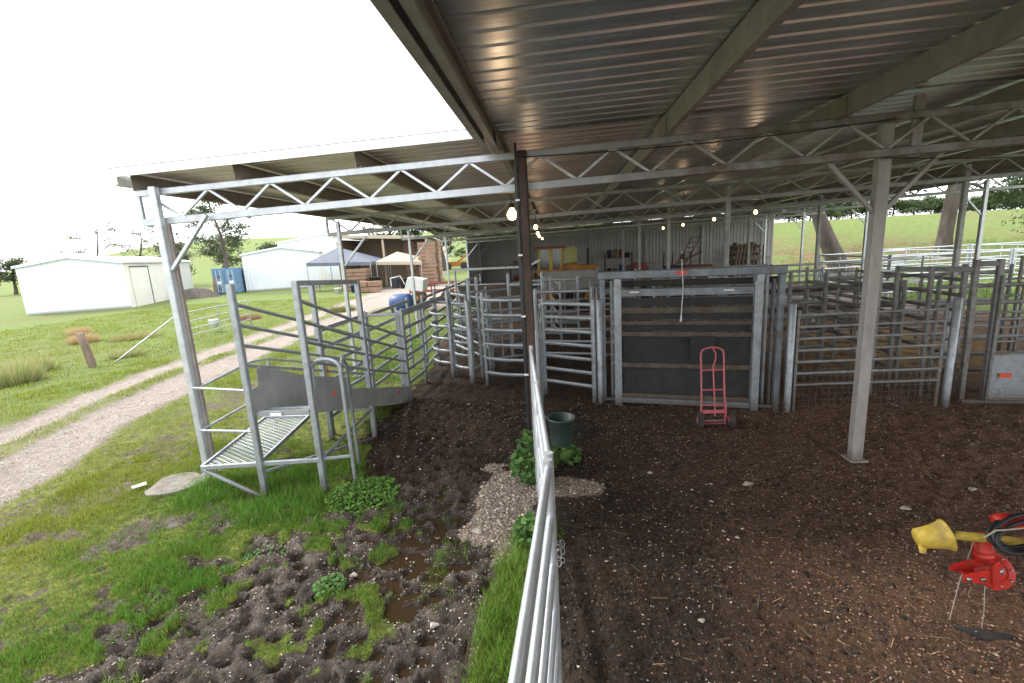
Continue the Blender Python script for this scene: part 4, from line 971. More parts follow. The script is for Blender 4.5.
# ------------------------------------------------------------------ yellow drive shaft implement at right
im = empty('auger_implement', (2.9, 2.9, 0), 'farm implement end with worn yellow shaft guard, red gearbox and coiled black hose', 'farm implement')
TA = Vector((2.44, 2.93, .80)); TB = Vector((4.7, 2.72, .64)); td = (TB-TA).normalized()
MB().tube([TA, TA.lerp(TB, .5), TB], .028, 16).build('shaft_tube', M['yellow'], im)
def frus(c0, d, prof, n=24):
    mb = MB(); d = Vector(d).normalized(); u = d.orthogonal().normalized(); v = d.cross(u); vs = []
    for r_, s in prof:
        for k in range(n):
            a_ = 2*PI*k/n; vs.append(Vector(c0)+d*s+(u*math.cos(a_)+v*math.sin(a_))*r_)
    mb.add(vs, [(i*n+k, i*n+(k+1) % n, (i+1)*n+(k+1) % n, (i+1)*n+k) for i in range(len(prof)-1) for k in range(n)], True)
    return mb
cd_ = Vector((.86, -.12, .22)).normalized(); C0 = TA-cd_*.15-Vector((.0, 0, .01))
g_ = frus(C0, cd_, [(0, -.002), (.052, 0), (.062, .008), (.068, .06), (.078, .12), (.088, .158), (.094, .162), (.095, .172), (.088, .17), (.07, .10), (.05, .01), (0, .01)], 26)
for i_, v_ in enumerate(g_.v):
    q_ = Vector(v_)-C0; f_ = 1+.03*math.sin(q_.z*60+q_.y*35); ax = cd_*q_.dot(cd_); g_.v[i_] = tuple(C0+ax+(q_-ax)*f_)
g_ = g_.build('shaft_guard', M['yellow'], im)
frus(TA-td*.07, td, [(0, 0), (.035, 0), (.04, .03), (.028, .05), (.04, .08), (.046, .11), (.03, .12)], 8).build('universal_joint', M['green_pl'], im)
MB().tube([C0+Vector((.02, -.03, -.03)), C0+Vector((.015, -.045, -.075))], [.024, .018], 10).build('guard_tab', M['yellow'], im)
GX = Vector((2.745, 2.90, .56)); hd = Vector((-.12, -.78, .5)).normalized()
gb = frus(GX-hd*.03, hd, [(0, 0), (.105, 0), (.112, .008), (.112, .03), (.105, .038), (.055, .04), (.05, .052), (0, .052)], 32).build('gearbox', M['red'], im)
frus(GX+hd*.022, hd, [(.0, .0), (.02, 0), (.024, .02), (.02, .035), (0, .035)], 6).build('bolt', M['steel'], gb)
ux_ = hd.orthogonal().normalized(); uy_ = hd.cross(ux_)
for k in range(8):
    q_ = GX+hd*.004+(ux_*math.cos(k*PI/4)+uy_*math.sin(k*PI/4))*.09; frus(q_, hd, [(0, 0), (.008, 0), (.008, .012), (0, .012)], 6).build('bolt', M['steel'], gb)
frus(GX+hd*.008, hd, [(.072, 0), (.074, .006), (.068, .006)], 28).build('casing_seam', M['red'], gb)
frus(GX+Vector((-.055, .02, .06)), (-.12, .05, 1), [(.0, 0), (.052, 0), (.052, .03), (.056, .035), (.056, .05), (.052, .055), (.052, .07), (.056, .075), (.056, .09), (.045, .095), (.045, .17), (0, .17)], 20).build('neck', M['red'], im)
def plate(pts, o_): return [(p_[0], 2.86+o_, p_[1]) for p_ in pts]
for o_ in (-.05, .05):
    MB().prism(plate([(2.50, .545), (2.495, .585), (2.60, .622), (2.68, .635), (2.70, .55), (2.60, .53)], o_), (0, .01, 0)).build('bracket', M['red'], im)
MB().prism(plate([(2.66, .50), (2.64, .66), (2.675, .69), (2.70, .50)], -.065), (0, .012, 0)).build('bracket_web', M['red'], im)
MB().box((2.56, 2.865, .548), (.02, .10, .02)).build('bracket_bridge', M['red'], im)
for x_ in (2.52, 2.60): frus((x_, 2.812, .565), (0, -1, .1), [(0, 0), (.015, 0), (.015, .016), (0, .016)], 6).build('bolt', M['steel'], im)
for kk, (cx_, cz_, r1, r2, tilt) in enumerate([(2.80, .87, .155, .07, .35), (2.815, .88, .165, .085, .3), (2.79, .865, .14, .065, .4)]):
    MB().tube([(cx_+r1*math.cos(q), 2.86-.03*kk+.05*math.sin(q), cz_+r2*math.sin(q)+.05*math.cos(q)) for q in [2*PI*i/28 for i in range(29)]], .0125, 10).build('hose', M['black'], im)
MB().tube([(2.70, 2.84, .80), (2.80, 2.80, .74), (2.95, 2.78, .8), (3.8, 2.8, .85)], .0125, 10).build('hose', M['black'], im)
MB().tube([(2.62, 2.86, .82), (2.66, 2.84, .885), (2.72, 2.82, .905), (3.2, 2.82, .97)], .005, 6).build('wire', M['canvas'], im)
frus((2.72, 2.93, .90), (1, -.1, .05), [(0, 0), (.03, 0), (.045, .03), (.045, .35), (0, .35)], 16).build('ram', M['red'], im)
MB().beam((2.98, 2.95, .74), (4.8, 2.78, .62), .08, .1).build('drawbar', M['red'], im)
for y_ in (2.5, 3.0): MB().beam((4.2, y_, 0), (4.2, y_-.0, .62), .06, .06).build('stand_leg', M['red'], im)
MB().beam((4.2, 2.45, .6), (4.2, 3.05, .6), .06, .06).build('stand_bar', M['red'], im)
MB().tube([(2.60, 2.90, .78), (2.62, 2.98, .4), (2.70, 3.1, .01)], .003, 5).tube([(2.70, 2.9, .5), (2.80, 2.98, .2), (2.84, 3.02, .02)], .003, 5).build('cord', M['stone'], im)
o = MB()
o.prism([(2.66, 3.02, hz(2.66, 3.0)), (2.8, 2.92, hz(2.8, 2.9)), (2.95, 2.92, hz(2.9, 2.9)), (2.98, 2.97, hz(2.95, 2.95)), (2.82, 3.0, hz(2.8, 3)), (2.68, 3.06, hz(2.68, 3.05))], (0, 0, .014))  # thin flat black piece lying on the ground below the gearbox
tag(o.build('flat_dark_piece', M['rubber']), 'thin flat black piece on the mud under the red gearbox', 'offcut')

# ------------------------------------------------------------------ machines inside the shed
def wheel(c, r, w, parent, axis='x'):
    t_ = MB().lathe([(r*.5, -w/2), (r*.85, -w/2), (r, -w*.3), (r, w*.3), (r*.85, w/2), (r*.5, w/2)], c, 24, axis).build('wheel', M['tyre'], parent)
    MB().lathe([(0, -w*.3), (r*.5, -w*.4), (r*.52, 0), (r*.5, w*.4), (0, w*.3)], c, 16, axis).build('rim', M['orange'], t_)
tr_ = empty('yellow_tractor', (.3, 21.5, 0), 'old yellow tractor with cab parked inside the shed behind the yards', 'tractor')
MB().box((.95, 21.5, 1.72), (1.8, .8, .5)).build('engine_bonnet', M['orange'], tr_)
MB().box((-.25, 21.5, 1.45), (1.2, 1.1, .8)).build('body', M['orange'], tr_)
MB().box((.9, 21.5, 1.15), (1.6, .5, .5)).build('chassis', M['dark'], tr_)
for x_, y_ in ((-.75, 21.0), (.25, 21.0), (-.75, 22.0), (.25, 22.0)): MB().beam((x_, y_, 1.8), (x_+.05, y_, 2.76), .09, .09).build('cab_pillar', M['yellow'], tr_)
MB().beam((-.2, 20.95, 1.8), (-.2, 20.95, 2.85), .14, .08).build('cab_pillar', M['yellow'], tr_)
MB().box((-.25, 21.5, 2.82), (1.4, 1.25, .1)).build('cab_roof', M['redrust'], tr_)
MB().poly([(-.7, 21.02, 1.9), (.22, 21.02, 1.9), (.25, 21.02, 2.74), (-.66, 21.02, 2.74)]).build('cab_window', M['glass'], tr_)
MB().prism([(.4, 21.0, 2.1), (.38, 21.0, 2.62), (.5, 21.0, 2.78), (.85, 21.0, 2.82), (1.02, 21.0, 2.6), (.92, 21.0, 2.4), (1.0, 21.0, 2.12)], (0, .7, 0)).build('spray_tank', M['lime'], tr_)
MB().beam((.5, 21.3, 1.95), (.95, 21.3, 1.95), .3, .3).build('tank_bracket', M['orange'], tr_)
MB().tube([(1.45, 21.2, 1.9), (1.45, 21.2, 2.7)], .05, 10).build('exhaust', M['dark'], tr_)
for y_ in (20.9, 22.1): wheel((-.4, y_, .85), .85, .4, tr_, 'y'); wheel((1.5, y_, .6), .6, .25, tr_, 'y')
MB().beam((-1.9, 21, .9), (-1.1, 21, 2.1), .1, .14).beam((-1.1, 21, 2.1), (-.7, 21, 2.3), .1, .12).build('loader_arm', M['galv_bright'], tr_)
bd = panel((-.5, 17.4), (1.5, 17.3), 1.95, 2, 'pale weathered boards standing before the yellow tractor', None, 'galv_dirty', sheet=(1.2, 1.9, 'wallsheet'), cat='board screen', name='board_screen')
rmch = empty('red_seeder', (5.0, 22, 0), 'low red farm machine with white boxes parked inside the shed', 'farm machine')
MB().prism([(3.6, 21.6, 1.2), (3.6, 21.6, 1.9), (4.1, 21.6, 1.9), (4.3, 21.6, 1.2)], (0, .8, 0)).build('hopper', M['redrust'], rmch)
MB().box((5.4, 22, 1.15), (3.4, .9, .4)).box((6.4, 22, 1.5), (1.2, .7, .35)).build('frame', M['redrust'], rmch)
for x_ in (4.6, 5.3, 7.0): MB().box((x_, 21.5, 1.25), (.5, .1, .45)).build('seed_box', M['white'], rmch)
for x_ in (4.0, 6.6): wheel((x_, 21.9, .5), .5, .25, rmch, 'x')
for x_ in (4.9, 5.3, 6.1): MB().tube([(x_, 22, 1.3), (x_+.05, 22, 2.3)], .03, 8).build('lift_rod', M['dark'], rmch)
pl = empty('pallet_stack', (9.6, 25, 0), 'dark timber pallets leaning in a stack against the shed back wall', 'pallets')
for k in range(6):
    for s in range(6):
        MB().beam((8.7+k*.18, 24.6, .5+s*.36), (8.72+k*.18+.25, 25.7, .52+s*.36), .05, .1).build('slat', M['timber'], pl) if False else None
for k in range(7):
    mb = MB()
    for s in range(7): mb.beam((8.8+k*.17+s*.045, 24.4, .15+s*.36), (8.8+k*.17+s*.045, 25.5, .15+s*.36), .02, .12)
    for yy_ in (24.45, 24.95, 25.45): mb.beam((8.85+k*.17, yy_, .08), (8.85+k*.17+.29, yy_, 2.45), .08, .04)
    mb.build('pallet', M['timber'], pl)
dk = empty('old_seed_drill', (7.1, 26, 0), 'dark old machine with ladder like frame at the shed back wall', 'farm machine')
MB().box((6.7, 26, .9), (1.6, .9, 1.2)).build('body', M['dark'], dk); MB().lathe([(0, -.4), (.55, -.4), (.55, .4), (0, .4)], (7.8, 26, .8), 20, 'y').build('drum', M['dark'], dk)
for s in (0, .45): MB().beam((6.3+s, 25.6, 1.4), (7.2+s, 25.6, 3.0), .06, .06).build('ladder_rail', M['timber'], dk)
for k in range(6): MB().beam((6.45+k*.15, 25.6, 1.65+k*.26), (6.9+k*.15, 25.6, 1.65+k*.26), .05, .05).build('rung', M['timber'], dk)
MB().beam((5.9, 25.9, 1.3), (7.8, 25.9, 2.2), .08, .08).build('boom', M['redrust'], dk)

for (x0, w_, h_, lab, sd) in [(-2.8, 2.0, 1.7, 'dark shelf of farm clutter at the shed back wall behind the forcing pen', 1), (3.0, 1.6, 2.0, 'dark shelf of farm clutter at the back wall left of the red machine', 2), (10.4, 1.8, 2.0, 'dark shelf of farm clutter at the right end of the back wall', 3)]:
    rs = random.Random(sd); sh = empty('storage_shelf', (x0, 29.2, 0), lab, 'shelf')
    for z_ in (.3, h_*.55, h_): MB().box((x0+w_/2, 29.2, z_), (w_, .7, .06)).build('shelf_board', M['timber'], sh)
    for x_ in (x0, x0+w_): MB().beam((x_, 28.9, 0), (x_, 28.9, h_+.3), .07, .07).build('shelf_post', M['dark'], sh)
    for z_ in (.33, h_*.55+.03, h_+.03):
        x_ = x0+.15
        while x_ < x0+w_-.3:
            q_ = rs.uniform(.2, .42); hh2 = rs.uniform(.2, .5); MB().lathe([(0, 0), (q_*.45, 0), (q_*.5, hh2*.9), (q_*.3, hh2), (0, hh2)], (x_+q_/2, 29.15, z_), 10).build('can', M[rs.choice(['dark', 'redrust', 'truss', 'timber', 'blue', 'lime'])], sh); x_ += q_+.06

# ------------------------------------------------------------------ blue tank and red cart beyond the left posts
bt = empty('blue_tank', (-8.0, 23, 0), 'round blue water tank with white top frame beside the gravel track', 'tank')
MB().lathe([(0, -.6), (.36, -.58), (.5, -.4), (.52, 0), (.5, .4), (.36, .58), (0, .6)], (-7.9, 23, .42), 28, 'x').build('drum', M['blue'], bt)
MB().prism([(-7.6, 22.7, 1.2), (-6.7, 22.7, 1.0), (-6.6, 22.7, 1.6), (-7.4, 22.7, 1.75)], (0, .9, 0)).build('white_box', M['white'], bt)
MB().tube([(-8.2, 22.5, 1.35), (-8.2, 22.5, 1.75), (-7.7, 22.5, 1.85), (-7.5, 22.5, 1.4)], .025, 8).build('top_frame', M['white'], bt)
for x_ in (-8.3, -7.7):
    for y_ in (22.6, 23.4): MB().beam((x_, y_, -.05), (x_, y_, .35), .08, .08).build('leg', M['dark'], bt)
rc = empty('red_cart', (-7.4, 27, 0), 'small open red steel cart frame beside the far shed posts', 'cart')
for y_ in (26.6, 27.4):
    for z_ in (.7, 1.15): MB().beam((-8.6, y_, z_), (-6.0, y_, z_), .07, .09).build('rail', M['redrust'], rc)
for x_ in (-8.6, -7.3, -6.0):
    for y_ in (26.6, 27.4): MB().beam((x_, y_, .4), (x_, y_, 1.2), .06, .06).build('stanchion', M['redrust'], rc)
for x_ in (-8.2, -6.4): wheel((x_, 26.5, .35), .35, .18, rc, 'y'); wheel((x_, 27.5, .35), .35, .18, rc, 'y')

# ------------------------------------------------------------------ far buildings, left
def gable_shed(name, c0, c1, depth, eave, rise, mat_front, mat_side, label, door=True, roofmat='barge'):
    c0 = Vector((*c0, 0)); c1 = Vector((*c1, 0)); t = (c1-c0); Wd = t.length; t /= Wd; n = Vector((-t.y, t.x, 0))
    z0 = min(hz(c0.x, c0.y), hz(c1.x, c1.y))-.1
    e = empty(name, (c0.x, c0.y, z0), label, 'shed')
    ribwall(c0.x, c0.y, c1.x, c1.y, 0, 0, mat_front, e, 'front_wall', z0, .35, .03, lambda q: eave+rise*(1-abs(2*q-1))-.03)
    b1 = c1+n*depth; b0_ = c0+n*depth
    ribwall(c1.x, c1.y, b1.x, b1.y, eave-.03, eave-.03, mat_side, e, 'side_wall', z0, .35, .03)
    ribwall(b1.x, b1.y, b0_.x, b0_.y, 0, 0, mat_side, e, 'rear_wall', z0, .35, .03, lambda q: eave+rise*(1-abs(2*q-1))-.03)
    ribwall(b0_.x, b0_.y, c0.x, c0.y, eave-.03, eave-.03, mat_side, e, 'side_wall', z0, .35, .03)
    mid = c0+t*(Wd/2); o_ = .15; up = Vector((0, 0, 1))
    mb = MB()
    L0 = c0-t*o_-n*o_+up*(eave-.04); R0 = c1+t*o_-n*o_+up*(eave-.04); A0 = mid-n*o_+up*(eave+rise)
    L1 = L0+n*(depth+2*o_); R1 = R0+n*(depth+2*o_); A1 = A0+n*(depth+2*o_); th = up*.05
    for a_, b_, c_2, d_ in ((L0, A0, A1, L1), (A0, R0, R1, A1)):
        mb.add([a_, b_, c_2, d_, a_+th, b_+th, c_2+th, d_+th], [(3, 2, 1, 0), (4, 5, 6, 7), (0, 1, 5, 4), (1, 2, 6, 5), (2, 3, 7, 6), (3, 0, 4, 7)])
    mb.build('roof', M[roofmat], e)
    mb = MB()
    for a_, b_ in ((L0, A0), (A0, R0)): mb.beam(a_-n*.03-up*.06, b_-n*.03-up*.06, .04, .16)
    mb.beam(R0+t*.04-up*.05, R1+t*.04-up*.05, .08, .1)
    mb.build('trim', M['shedwhite'], e)
    gz = eave-.1; MB().tube([c1+t*.2+up*gz-n*.1, c1+t*.2+up*gz+n*(depth+.1)], .07, 8).build('gutter', M['shedcream'], e)
    MB().tube([c1+t*.12+n*(depth-.3)+up*gz, c1+t*.1+n*(depth-.3)+up*z0], .045, 8).build('downpipe', M['shedcream'], e)
    if door:
        d0 = c1+n*(depth*.06)+t*.05; d1 = d0+n*(depth*.22)
        MB().prism([d0+up*(z0+.02), d1+up*(z0+.02), d1+up*(eave*.86), d0+up*(eave*.86)], t*.04).build('door', M['shedcream'], e)
        MB().beam(d1+t*.05+up*z0, d1+t*.05+up*(eave*.88), .08, .08).beam(d0+t*.05+up*(eave*.88), d1+t*.05+up*(eave*.88), .08, .1).build('door_frame', M['tarp'], e)
    return e
gable_shed('storage_shed', (-39.6, 30.9), (-33.6, 33.5), 15, 3.65, .55, M['shedwhite'], M['shedcream'], 'long white gabled storage shed alone on the grass at the far left')
gable_shed('storage_shed', (-33.3, 47.2), (-26.4, 50.5), 9, 4.0, .6, M['shedwhite'], M['shedcream'], 'white gabled storage shed right of the blue container', door=False)
gable_shed('storage_shed', (-37, 60), (-25.5, 64), 12, 5.6, .9, M['shedwhite'], M['shedcream'], 'tall white shed standing behind the blue container group', door=False)
ct = empty('shipping_container', (-33.2, 44.5, 0), 'worn blue shipping container with double doors beside the bare tree', 'container')
o1 = Vector((-35.0, 44.6, 0)); o2 = Vector((-32.9, 45.4, 0)); tt = (o2-o1).normalized(); nn_ = Vector((-tt.y, tt.x, 0))
W2 = (o2-o1).length
mb = MB()
cc = o1+tt*(W2/2)+nn_*3.0
mb.box((cc.x, cc.y, 1.35), (W2, 6, 2.6), math.atan2(tt.y, tt.x)); mb.build('container_body', M['blue_worn'], ct)
for s in (0, .5):
    a_ = o1+tt*(W2*(s+.03))-nn_*.03; b_ = o1+tt*(W2*(s+.47))-nn_*.03
    dr = MB().prism([a_+Vector((0, 0, .15)), b_+Vector((0, 0, .15)), b_+Vector((0, 0, 2.5)), a_+Vector((0, 0, 2.5))], -nn_*.04).build('door', M['blue_worn'], ct)
    for q in (.3, .7):
        c_2 = a_.lerp(b_, q)-nn_*.06; MB().tube([c_2+Vector((0, 0, .2)), c_2+Vector((0, 0, 2.45))], .025, 8).build('lock_rod', M['white'], dr)
    for z_ in (.6, 1.2, 1.8):
        c_2 = a_.lerp(b_, .5)-nn_*.055; MB().box((c_2.x, c_2.y, z_), (.45, .01, .3), math.atan2(tt.y, tt.x)).build('sticker', M['label_white'] if z_ == 1.2 else M['tarp'], dr)

# open fronted farm shed with canopies
os_ = empty('open_farm_shed', (-20, 46, 0), 'open fronted farm shed with white fascia and brown inside beyond the track', 'shed')
MB().box((-17.2, 50.2, 2.4), (9.0, .2, 4.8)).build('rear_wall', M['timber'], os_); MB().box((-21.7, 48, 2.4), (.2, 4.4, 4.8)).box((-12.7, 48, 2.2), (.2, 4.4, 4.4)).build('side_wall', M['timber'], os_)
MB().add([(-22, 45.3, 5.2), (-12.4, 45.3, 4.6), (-12.4, 50.6, 4.3), (-22, 50.6, 4.9), (-22, 45.3, 5.3), (-12.4, 45.3, 4.7), (-12.4, 50.6, 4.4), (-22, 50.6, 5.0)], [(3, 2, 1, 0), (4, 5, 6, 7), (0, 1, 5, 4), (1, 2, 6, 5), (2, 3, 7, 6), (3, 0, 4, 7)]).build('roof', M['ridge'], os_)
MB().beam((-22, 45.25, 5.12), (-12.4, 45.25, 4.52), .06, .28).build('fascia', M['canvas'], os_)
for x_ in (-21.7, -17, -12.6): MB().beam((x_, 45.5, 0), (x_, 45.5, 4.6), .2, .2).build('post', M['canvas'], os_)
def canopy(name, x, y, w, d, zl, zp, mat, label, pmat='galv'):
    e = empty(name, (x, y, 0), label, 'canopy'); mb = MB()
    c = [(x-w/2, y-d/2, zl), (x+w/2, y-d/2, zl-.2), (x+w/2, y+d/2, zl-.1), (x-w/2, y+d/2, zl)]
    vs = [*c, (x-w*.15, y, zp)]; mb.add(vs, [(0, 1, 4), (1, 2, 4), (2, 3, 4), (3, 0, 4)])
    for k in range(4):
        a_, b_ = c[k], c[(k+1) % 4]; mb.add([a_, b_, (b_[0], b_[1], b_[2]-.3), (a_[0], a_[1], a_[2]-.3)], [(0, 1, 2, 3)])
    mb.build('canopy_cover', M[mat], e)
    for px, py, pz in c: MB().tube([(px, py, 0), (px, py, pz)], .04, 8).build('pole', M[pmat], e)
canopy('tarp_canopy', -19.6, 43, 6.0, 4.5, 2.7, 4.0, 'tarp', 'grey peaked tarpaulin canopy before the open farm shed')
canopy('cream_canopy', -14.2, 43.2, 4.2, 3.6, 2.5, 3.3, 'canvas', 'cream canopy with pale poles right of the grey tarpaulin')
def blockstack(x, y, nx, ny, nz, s, label, mat='brick', dz=.32):
    e = empty('block_stack', (x, y, 0), label, 'stack')
    for k in range(nz):
        mb = MB()
        for i in range(nx):
            mb.box((x+(i-nx/2+.5)*s*1.02+random.uniform(-.05, .05), y, .05+dz*(k+.5)), (s, ny*s, dz*.86), random.uniform(-.05, .05))
        mb.build('layer', M[mat], e)
blockstack(-17.8, 40.2, 2, 1, 6, 1.1, 'stack of orange brown blocks under the grey tarpaulin edge')
blockstack(-11.8, 42.5, 1, 1, 12, 1.3, 'tall brown crate stack right of the cream canopy', dz=.33)
blockstack(-14.0, 49.0, 3, 1, 13, 1.2, 'high row of brown crates inside the open farm shed', dz=.33)
blockstack(-15.6, 37.6, 2, 1, 2, .9, 'low red brown boxes on the grass before the canopies', 'brick', .45)
tagc = [('dark', -16.0, 40.0, .5, 1.2, 'black bin under the cream canopy'), ('redrust', -12.4, 40.8, .45, .9, 'red bin right of the cream canopy'), ('blue', -17.2, 38.4, .4, .7, 'blue tub on the grass beside the red brown boxes'), ('tarp', -14.6, 41.2, .4, 1.0, 'grey bin between the canopies'), ('dark', -13.6, 40.6, .35, .9, 'small black drum before the cream canopy'), ('white', -18.4, 37.6, .3, .5, 'small white tub left of the red brown boxes')]
for mt, x_, y_, r_, h_, lab in tagc:
    o = MB().lathe([(0, 0), (r_*.85, 0), (r_, h_*.92), (r_*1.08, h_*.92), (r_*1.08, h_), (0, h_*.98)], (x_, y_, 0), 14).build('bin', M[mt], base=Vector((x_, y_, 0))); tag(o, lab, 'bin')
tb = empty('trestle_table', (-22.5, 42, 0), 'long dark trestle table on the grass before the second white shed', 'table')
MB().box((-22.5, 42, .8), (4.6, .9, .07)).build('table_top', M['truss'], tb)
for x_ in (-24.5, -22.5, -20.5):
    for y_ in (41.65, 42.35): MB().beam((x_, y_, 0), (x_, y_, .78), .07, .07).build('leg', M['truss'], tb)
# far excavator and logs on the green slope
ex = empty('orange_machine', (-16.5, 78, 0), 'small orange farm machine parked far off below the slope', 'farm machine')
z_ = hz(-16.5, 78)
MB().box((-16.5, 78, z_+.8), (4.5, 1.6, .8)).build('body', M['orange'], ex); MB().beam((-16.5, 78, z_+1.1), (-14.6, 78, z_+2.4), .3, .3).build('boom', M['orange'], ex)
for x_ in (-18, -15.2): MB().lathe([(0, -.3), (.6, -.3), (.6, .3), (0, .3)], (x_, 77.1, z_+.5), 14, 'y').build('wheel', M['tyre'], ex)
wv = empty('white_caravan', (-21.5, 76, 0), 'small white caravan far off left of the orange machine', 'caravan'); z_ = hz(-21.5, 76)
MB().prism([(-24, 76, z_+.5), (-24.2, 76, z_+1.6), (-23.4, 76, z_+2.7), (-19.6, 76, z_+2.7), (-19, 76, z_+1.8), (-19.2, 76, z_+.5)], (0, 2, 0)).build('body', M['white'], wv)
MB().box((-21.6, 75.97, z_+1.8), (2, .04, .6)).build('window', M['dark'], wv); MB().lathe([(0, -.15), (.38, -.15), (.38, .15), (0, .15)], (-21.5, 75.9, z_+.4), 14, 'y').build('wheel', M['tyre'], wv)

# ------------------------------------------------------------------ left paddock things
def wood_post(x, y, h, lean, label, r=.1):
    z0 = hz(x, y); mb = MB().tube([(x, y, z0-.1), (x+lean*.5, y, z0+h*.5), (x+lean, y, z0+h-.02), (x+lean, y, z0+h)], [r, r*.96, r*.9, r*.7], 12)
    return tag(mb.build('fence_post', M['timber'], base=Vector((x, y, z0))), label, 'fence post')
wood_post(-14.0, 12.3, 1.05, -.18, 'leaning weathered timber post alone on the grass beyond the track', .11)
wood_post(-34.5, 44.0, 1.7, .1, 'timber strainer post left of the blue container', .14)
wood_post(-6.6, 40, 1.6, .05, 'timber post on the grass right of the gravel track', .12)
wood_post(-8.4, 48, 1.6, .0, 'far timber post beside the gravel track bend', .12)
fg = empty('field_gate', (-13.9, 15.6, 0), 'galvanised five bar field gate lying open beyond the gravel track', 'field gate')
ga, gb_ = Vector((-13.9, 15.6, 0)), Vector((-14.6, 20.6, 0))
for k, z_ in enumerate((.25, .5, .8, 1.15)): MB().tube([ga+Vector((0, 0, z_)), gb_+Vector((0, 0, z_))], .02, 8).build('rail', M['galv'], fg)
for s in (0, .5, 1): q = ga.lerp(gb_, s); MB().tube([q, q+Vector((0, 0, 1.2))], .022, 8).build('stile', M['galv'], fg)
MB().tube([(-13.7, 12.7, .03), (-13.9, 15.4, 1.05)], .025, 8).build('prop', M['galv'], fg)
wbk = MB().lathe([(0, 0), (.16, 0), (.2, .32), (.21, .34), (0, .3)], (-14.9, 18.6, hz(-14.9, 18.6)+.2), 16).build('white_bucket', M['white'], base=Vector((-14.9, 18.6, hz(-14.9, 18.6)))); tag(wbk, 'small white bucket by the field gate beyond the track', 'bucket')
# soil heap beside the storage shed
n_ = 24; vs = [(-34.6, 41.5, .95)]
for k in range(n_):
    a_ = 2*PI*k/n_; q = 1+.15*math.sin(3*a_); vs.append((-34.6+1.0*q*math.cos(a_), 41.5+.9*q*math.sin(a_), .75+.1*math.sin(5*a_)))
for k in range(n_):
    a_ = 2*PI*k/n_; q = 1+.12*math.sin(2*a_+1); vs.append((-34.6+2.0*q*math.cos(a_), 41.5+2.0*q*math.sin(a_), -.05))
o = MB().add(vs, [(0, 1+k, 1+(k+1) % n_) for k in range(n_)]+[(1+k, 1+n_+k, 1+n_+(k+1) % n_, 1+(k+1) % n_) for k in range(n_)], True).build('soil_heap', M['bark']); tag(o, 'brown heap of soil and wood between the white shed and the container', 'soil heap')

# ------------------------------------------------------------------ trees and shrubs
def tree(name, x, y, h, label, r0=.25, lean=(0, 0), spread=.35, first=.35, nb=14, leaves=2600, ls=.25, cr=(.05, .075, .03), seed=1, clump=1.1, group=None, nsub=4, z0=None, droop=0, taper=.82):
    R = random.Random(seed); z0 = hz(x, y)-.1 if z0 is None else z0
    e = empty(name, (x, y, z0), label, 'tree', group); mb = MB()
    top = Vector((x+lean[0], y+lean[1], z0+h*.92)); pts = []; n = 9
    for k in range(n+1):
        s = k/n; w = h*.02*math.sin(s*6+seed)
        pts.append(Vector((x+lean[0]*s**1.1+w, y+lean[1]*s+w*.5, z0+h*.92*s)))
    mb.tube(pts, [r0*(1-taper*(k/n))*(1.3 if k == 0 else 1) for k in range(n+1)], 12)
    mb.build('trunk', M['bark'], e)
    lb = MB(); ends = []
    for b_ in range(nb):
        s = first+(1-first)*(b_+R.random()*.6)/nb; k = min(int(s*n), n-1); st = pts[k].lerp(pts[k+1], s*n-k)
        a_ = R.uniform(0, 2*PI); L_ = h*spread*(1.15-.65*(s-first)/(1-first))*R.uniform(.65, 1.1); rise = R.uniform(.1, .5)-droop
        d = Vector((math.cos(a_), math.sin(a_), rise)).normalized(); q = [st]
        for j in range(1, 5):
            q.append(q[-1]+(d+Vector((R.uniform(-.25, .25), R.uniform(-.25, .25), R.uniform(-.1, .2)-droop*.4*j/4)))*L_/4)
        rb = r0*(1-.8*s)*.45
        lb.tube(q, [rb, rb*.75, rb*.5, rb*.35, rb*.15], 7)
        ends += [q[-1], q[-2]]
        for c in range(nsub):
            st2 = q[R.choice((1, 2, 3))]; d2 = (d+Vector((R.uniform(-.9, .9), R.uniform(-.9, .9), R.uniform(-.3, .6)))).normalized()
            e2 = st2+d2*L_*R.uniform(.25, .5); lb.tube([st2, st2.lerp(e2, .5)+Vector((0, 0, .05*L_)), e2], [rb*.35, rb*.25, rb*.08], 5); ends.append(e2)
    ends.append(pts[-1])
    lb.build('limbs', M['bark'], e)
    E = np.array([tuple(v) for v in ends]); r2 = np.random.default_rng(seed); idx = r2.integers(0, len(E), leaves)
    sz = r2.uniform(.5, 1.3, len(E))*clump
    off = r2.normal(0, 1, (leaves, 3)); off /= np.linalg.norm(off, axis=1)[:, None]+1e-6; off *= (r2.random((leaves, 1))**.5)*sz[idx][:, None]; off[:, 2] *= .6
    P_ = E[idx]+off; u = r2.normal(0, 1, (leaves, 3)); v = r2.normal(0, 1, (leaves, 3)); u /= np.linalg.norm(u, axis=1)[:, None]; v /= np.linalg.norm(v, axis=1)[:, None]
    s_ = ls*r2.uniform(.5, 1.2, (leaves, 1)); V = np.stack([P_+u*s_, P_-u*s_*.5+v*s_*.45, P_-u*s_*.5-v*s_*.45], 1).reshape(-1, 3)
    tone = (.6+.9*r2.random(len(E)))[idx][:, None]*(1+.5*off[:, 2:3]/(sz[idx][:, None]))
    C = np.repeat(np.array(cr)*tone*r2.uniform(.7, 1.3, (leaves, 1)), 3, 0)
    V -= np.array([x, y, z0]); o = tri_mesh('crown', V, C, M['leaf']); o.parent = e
    return e
tree('pine_tree', -34.6, 46.5, 10.5, 'sparse tall pine with bare trunk behind the blue container', .28, (-.6, 0), .33, .42, 18, 3400, .2, (.07, .095, .045), 11, .8)
tree('gum_tree', -66, 62, 9.5, 'wispy thin gum tree far left above the white shed roof', .25, (.8, 0), .45, .5, 10, 1000, .2, (.13, .145, .10), 21, .9)  # this crown and the next few are paled to paint in distance haze
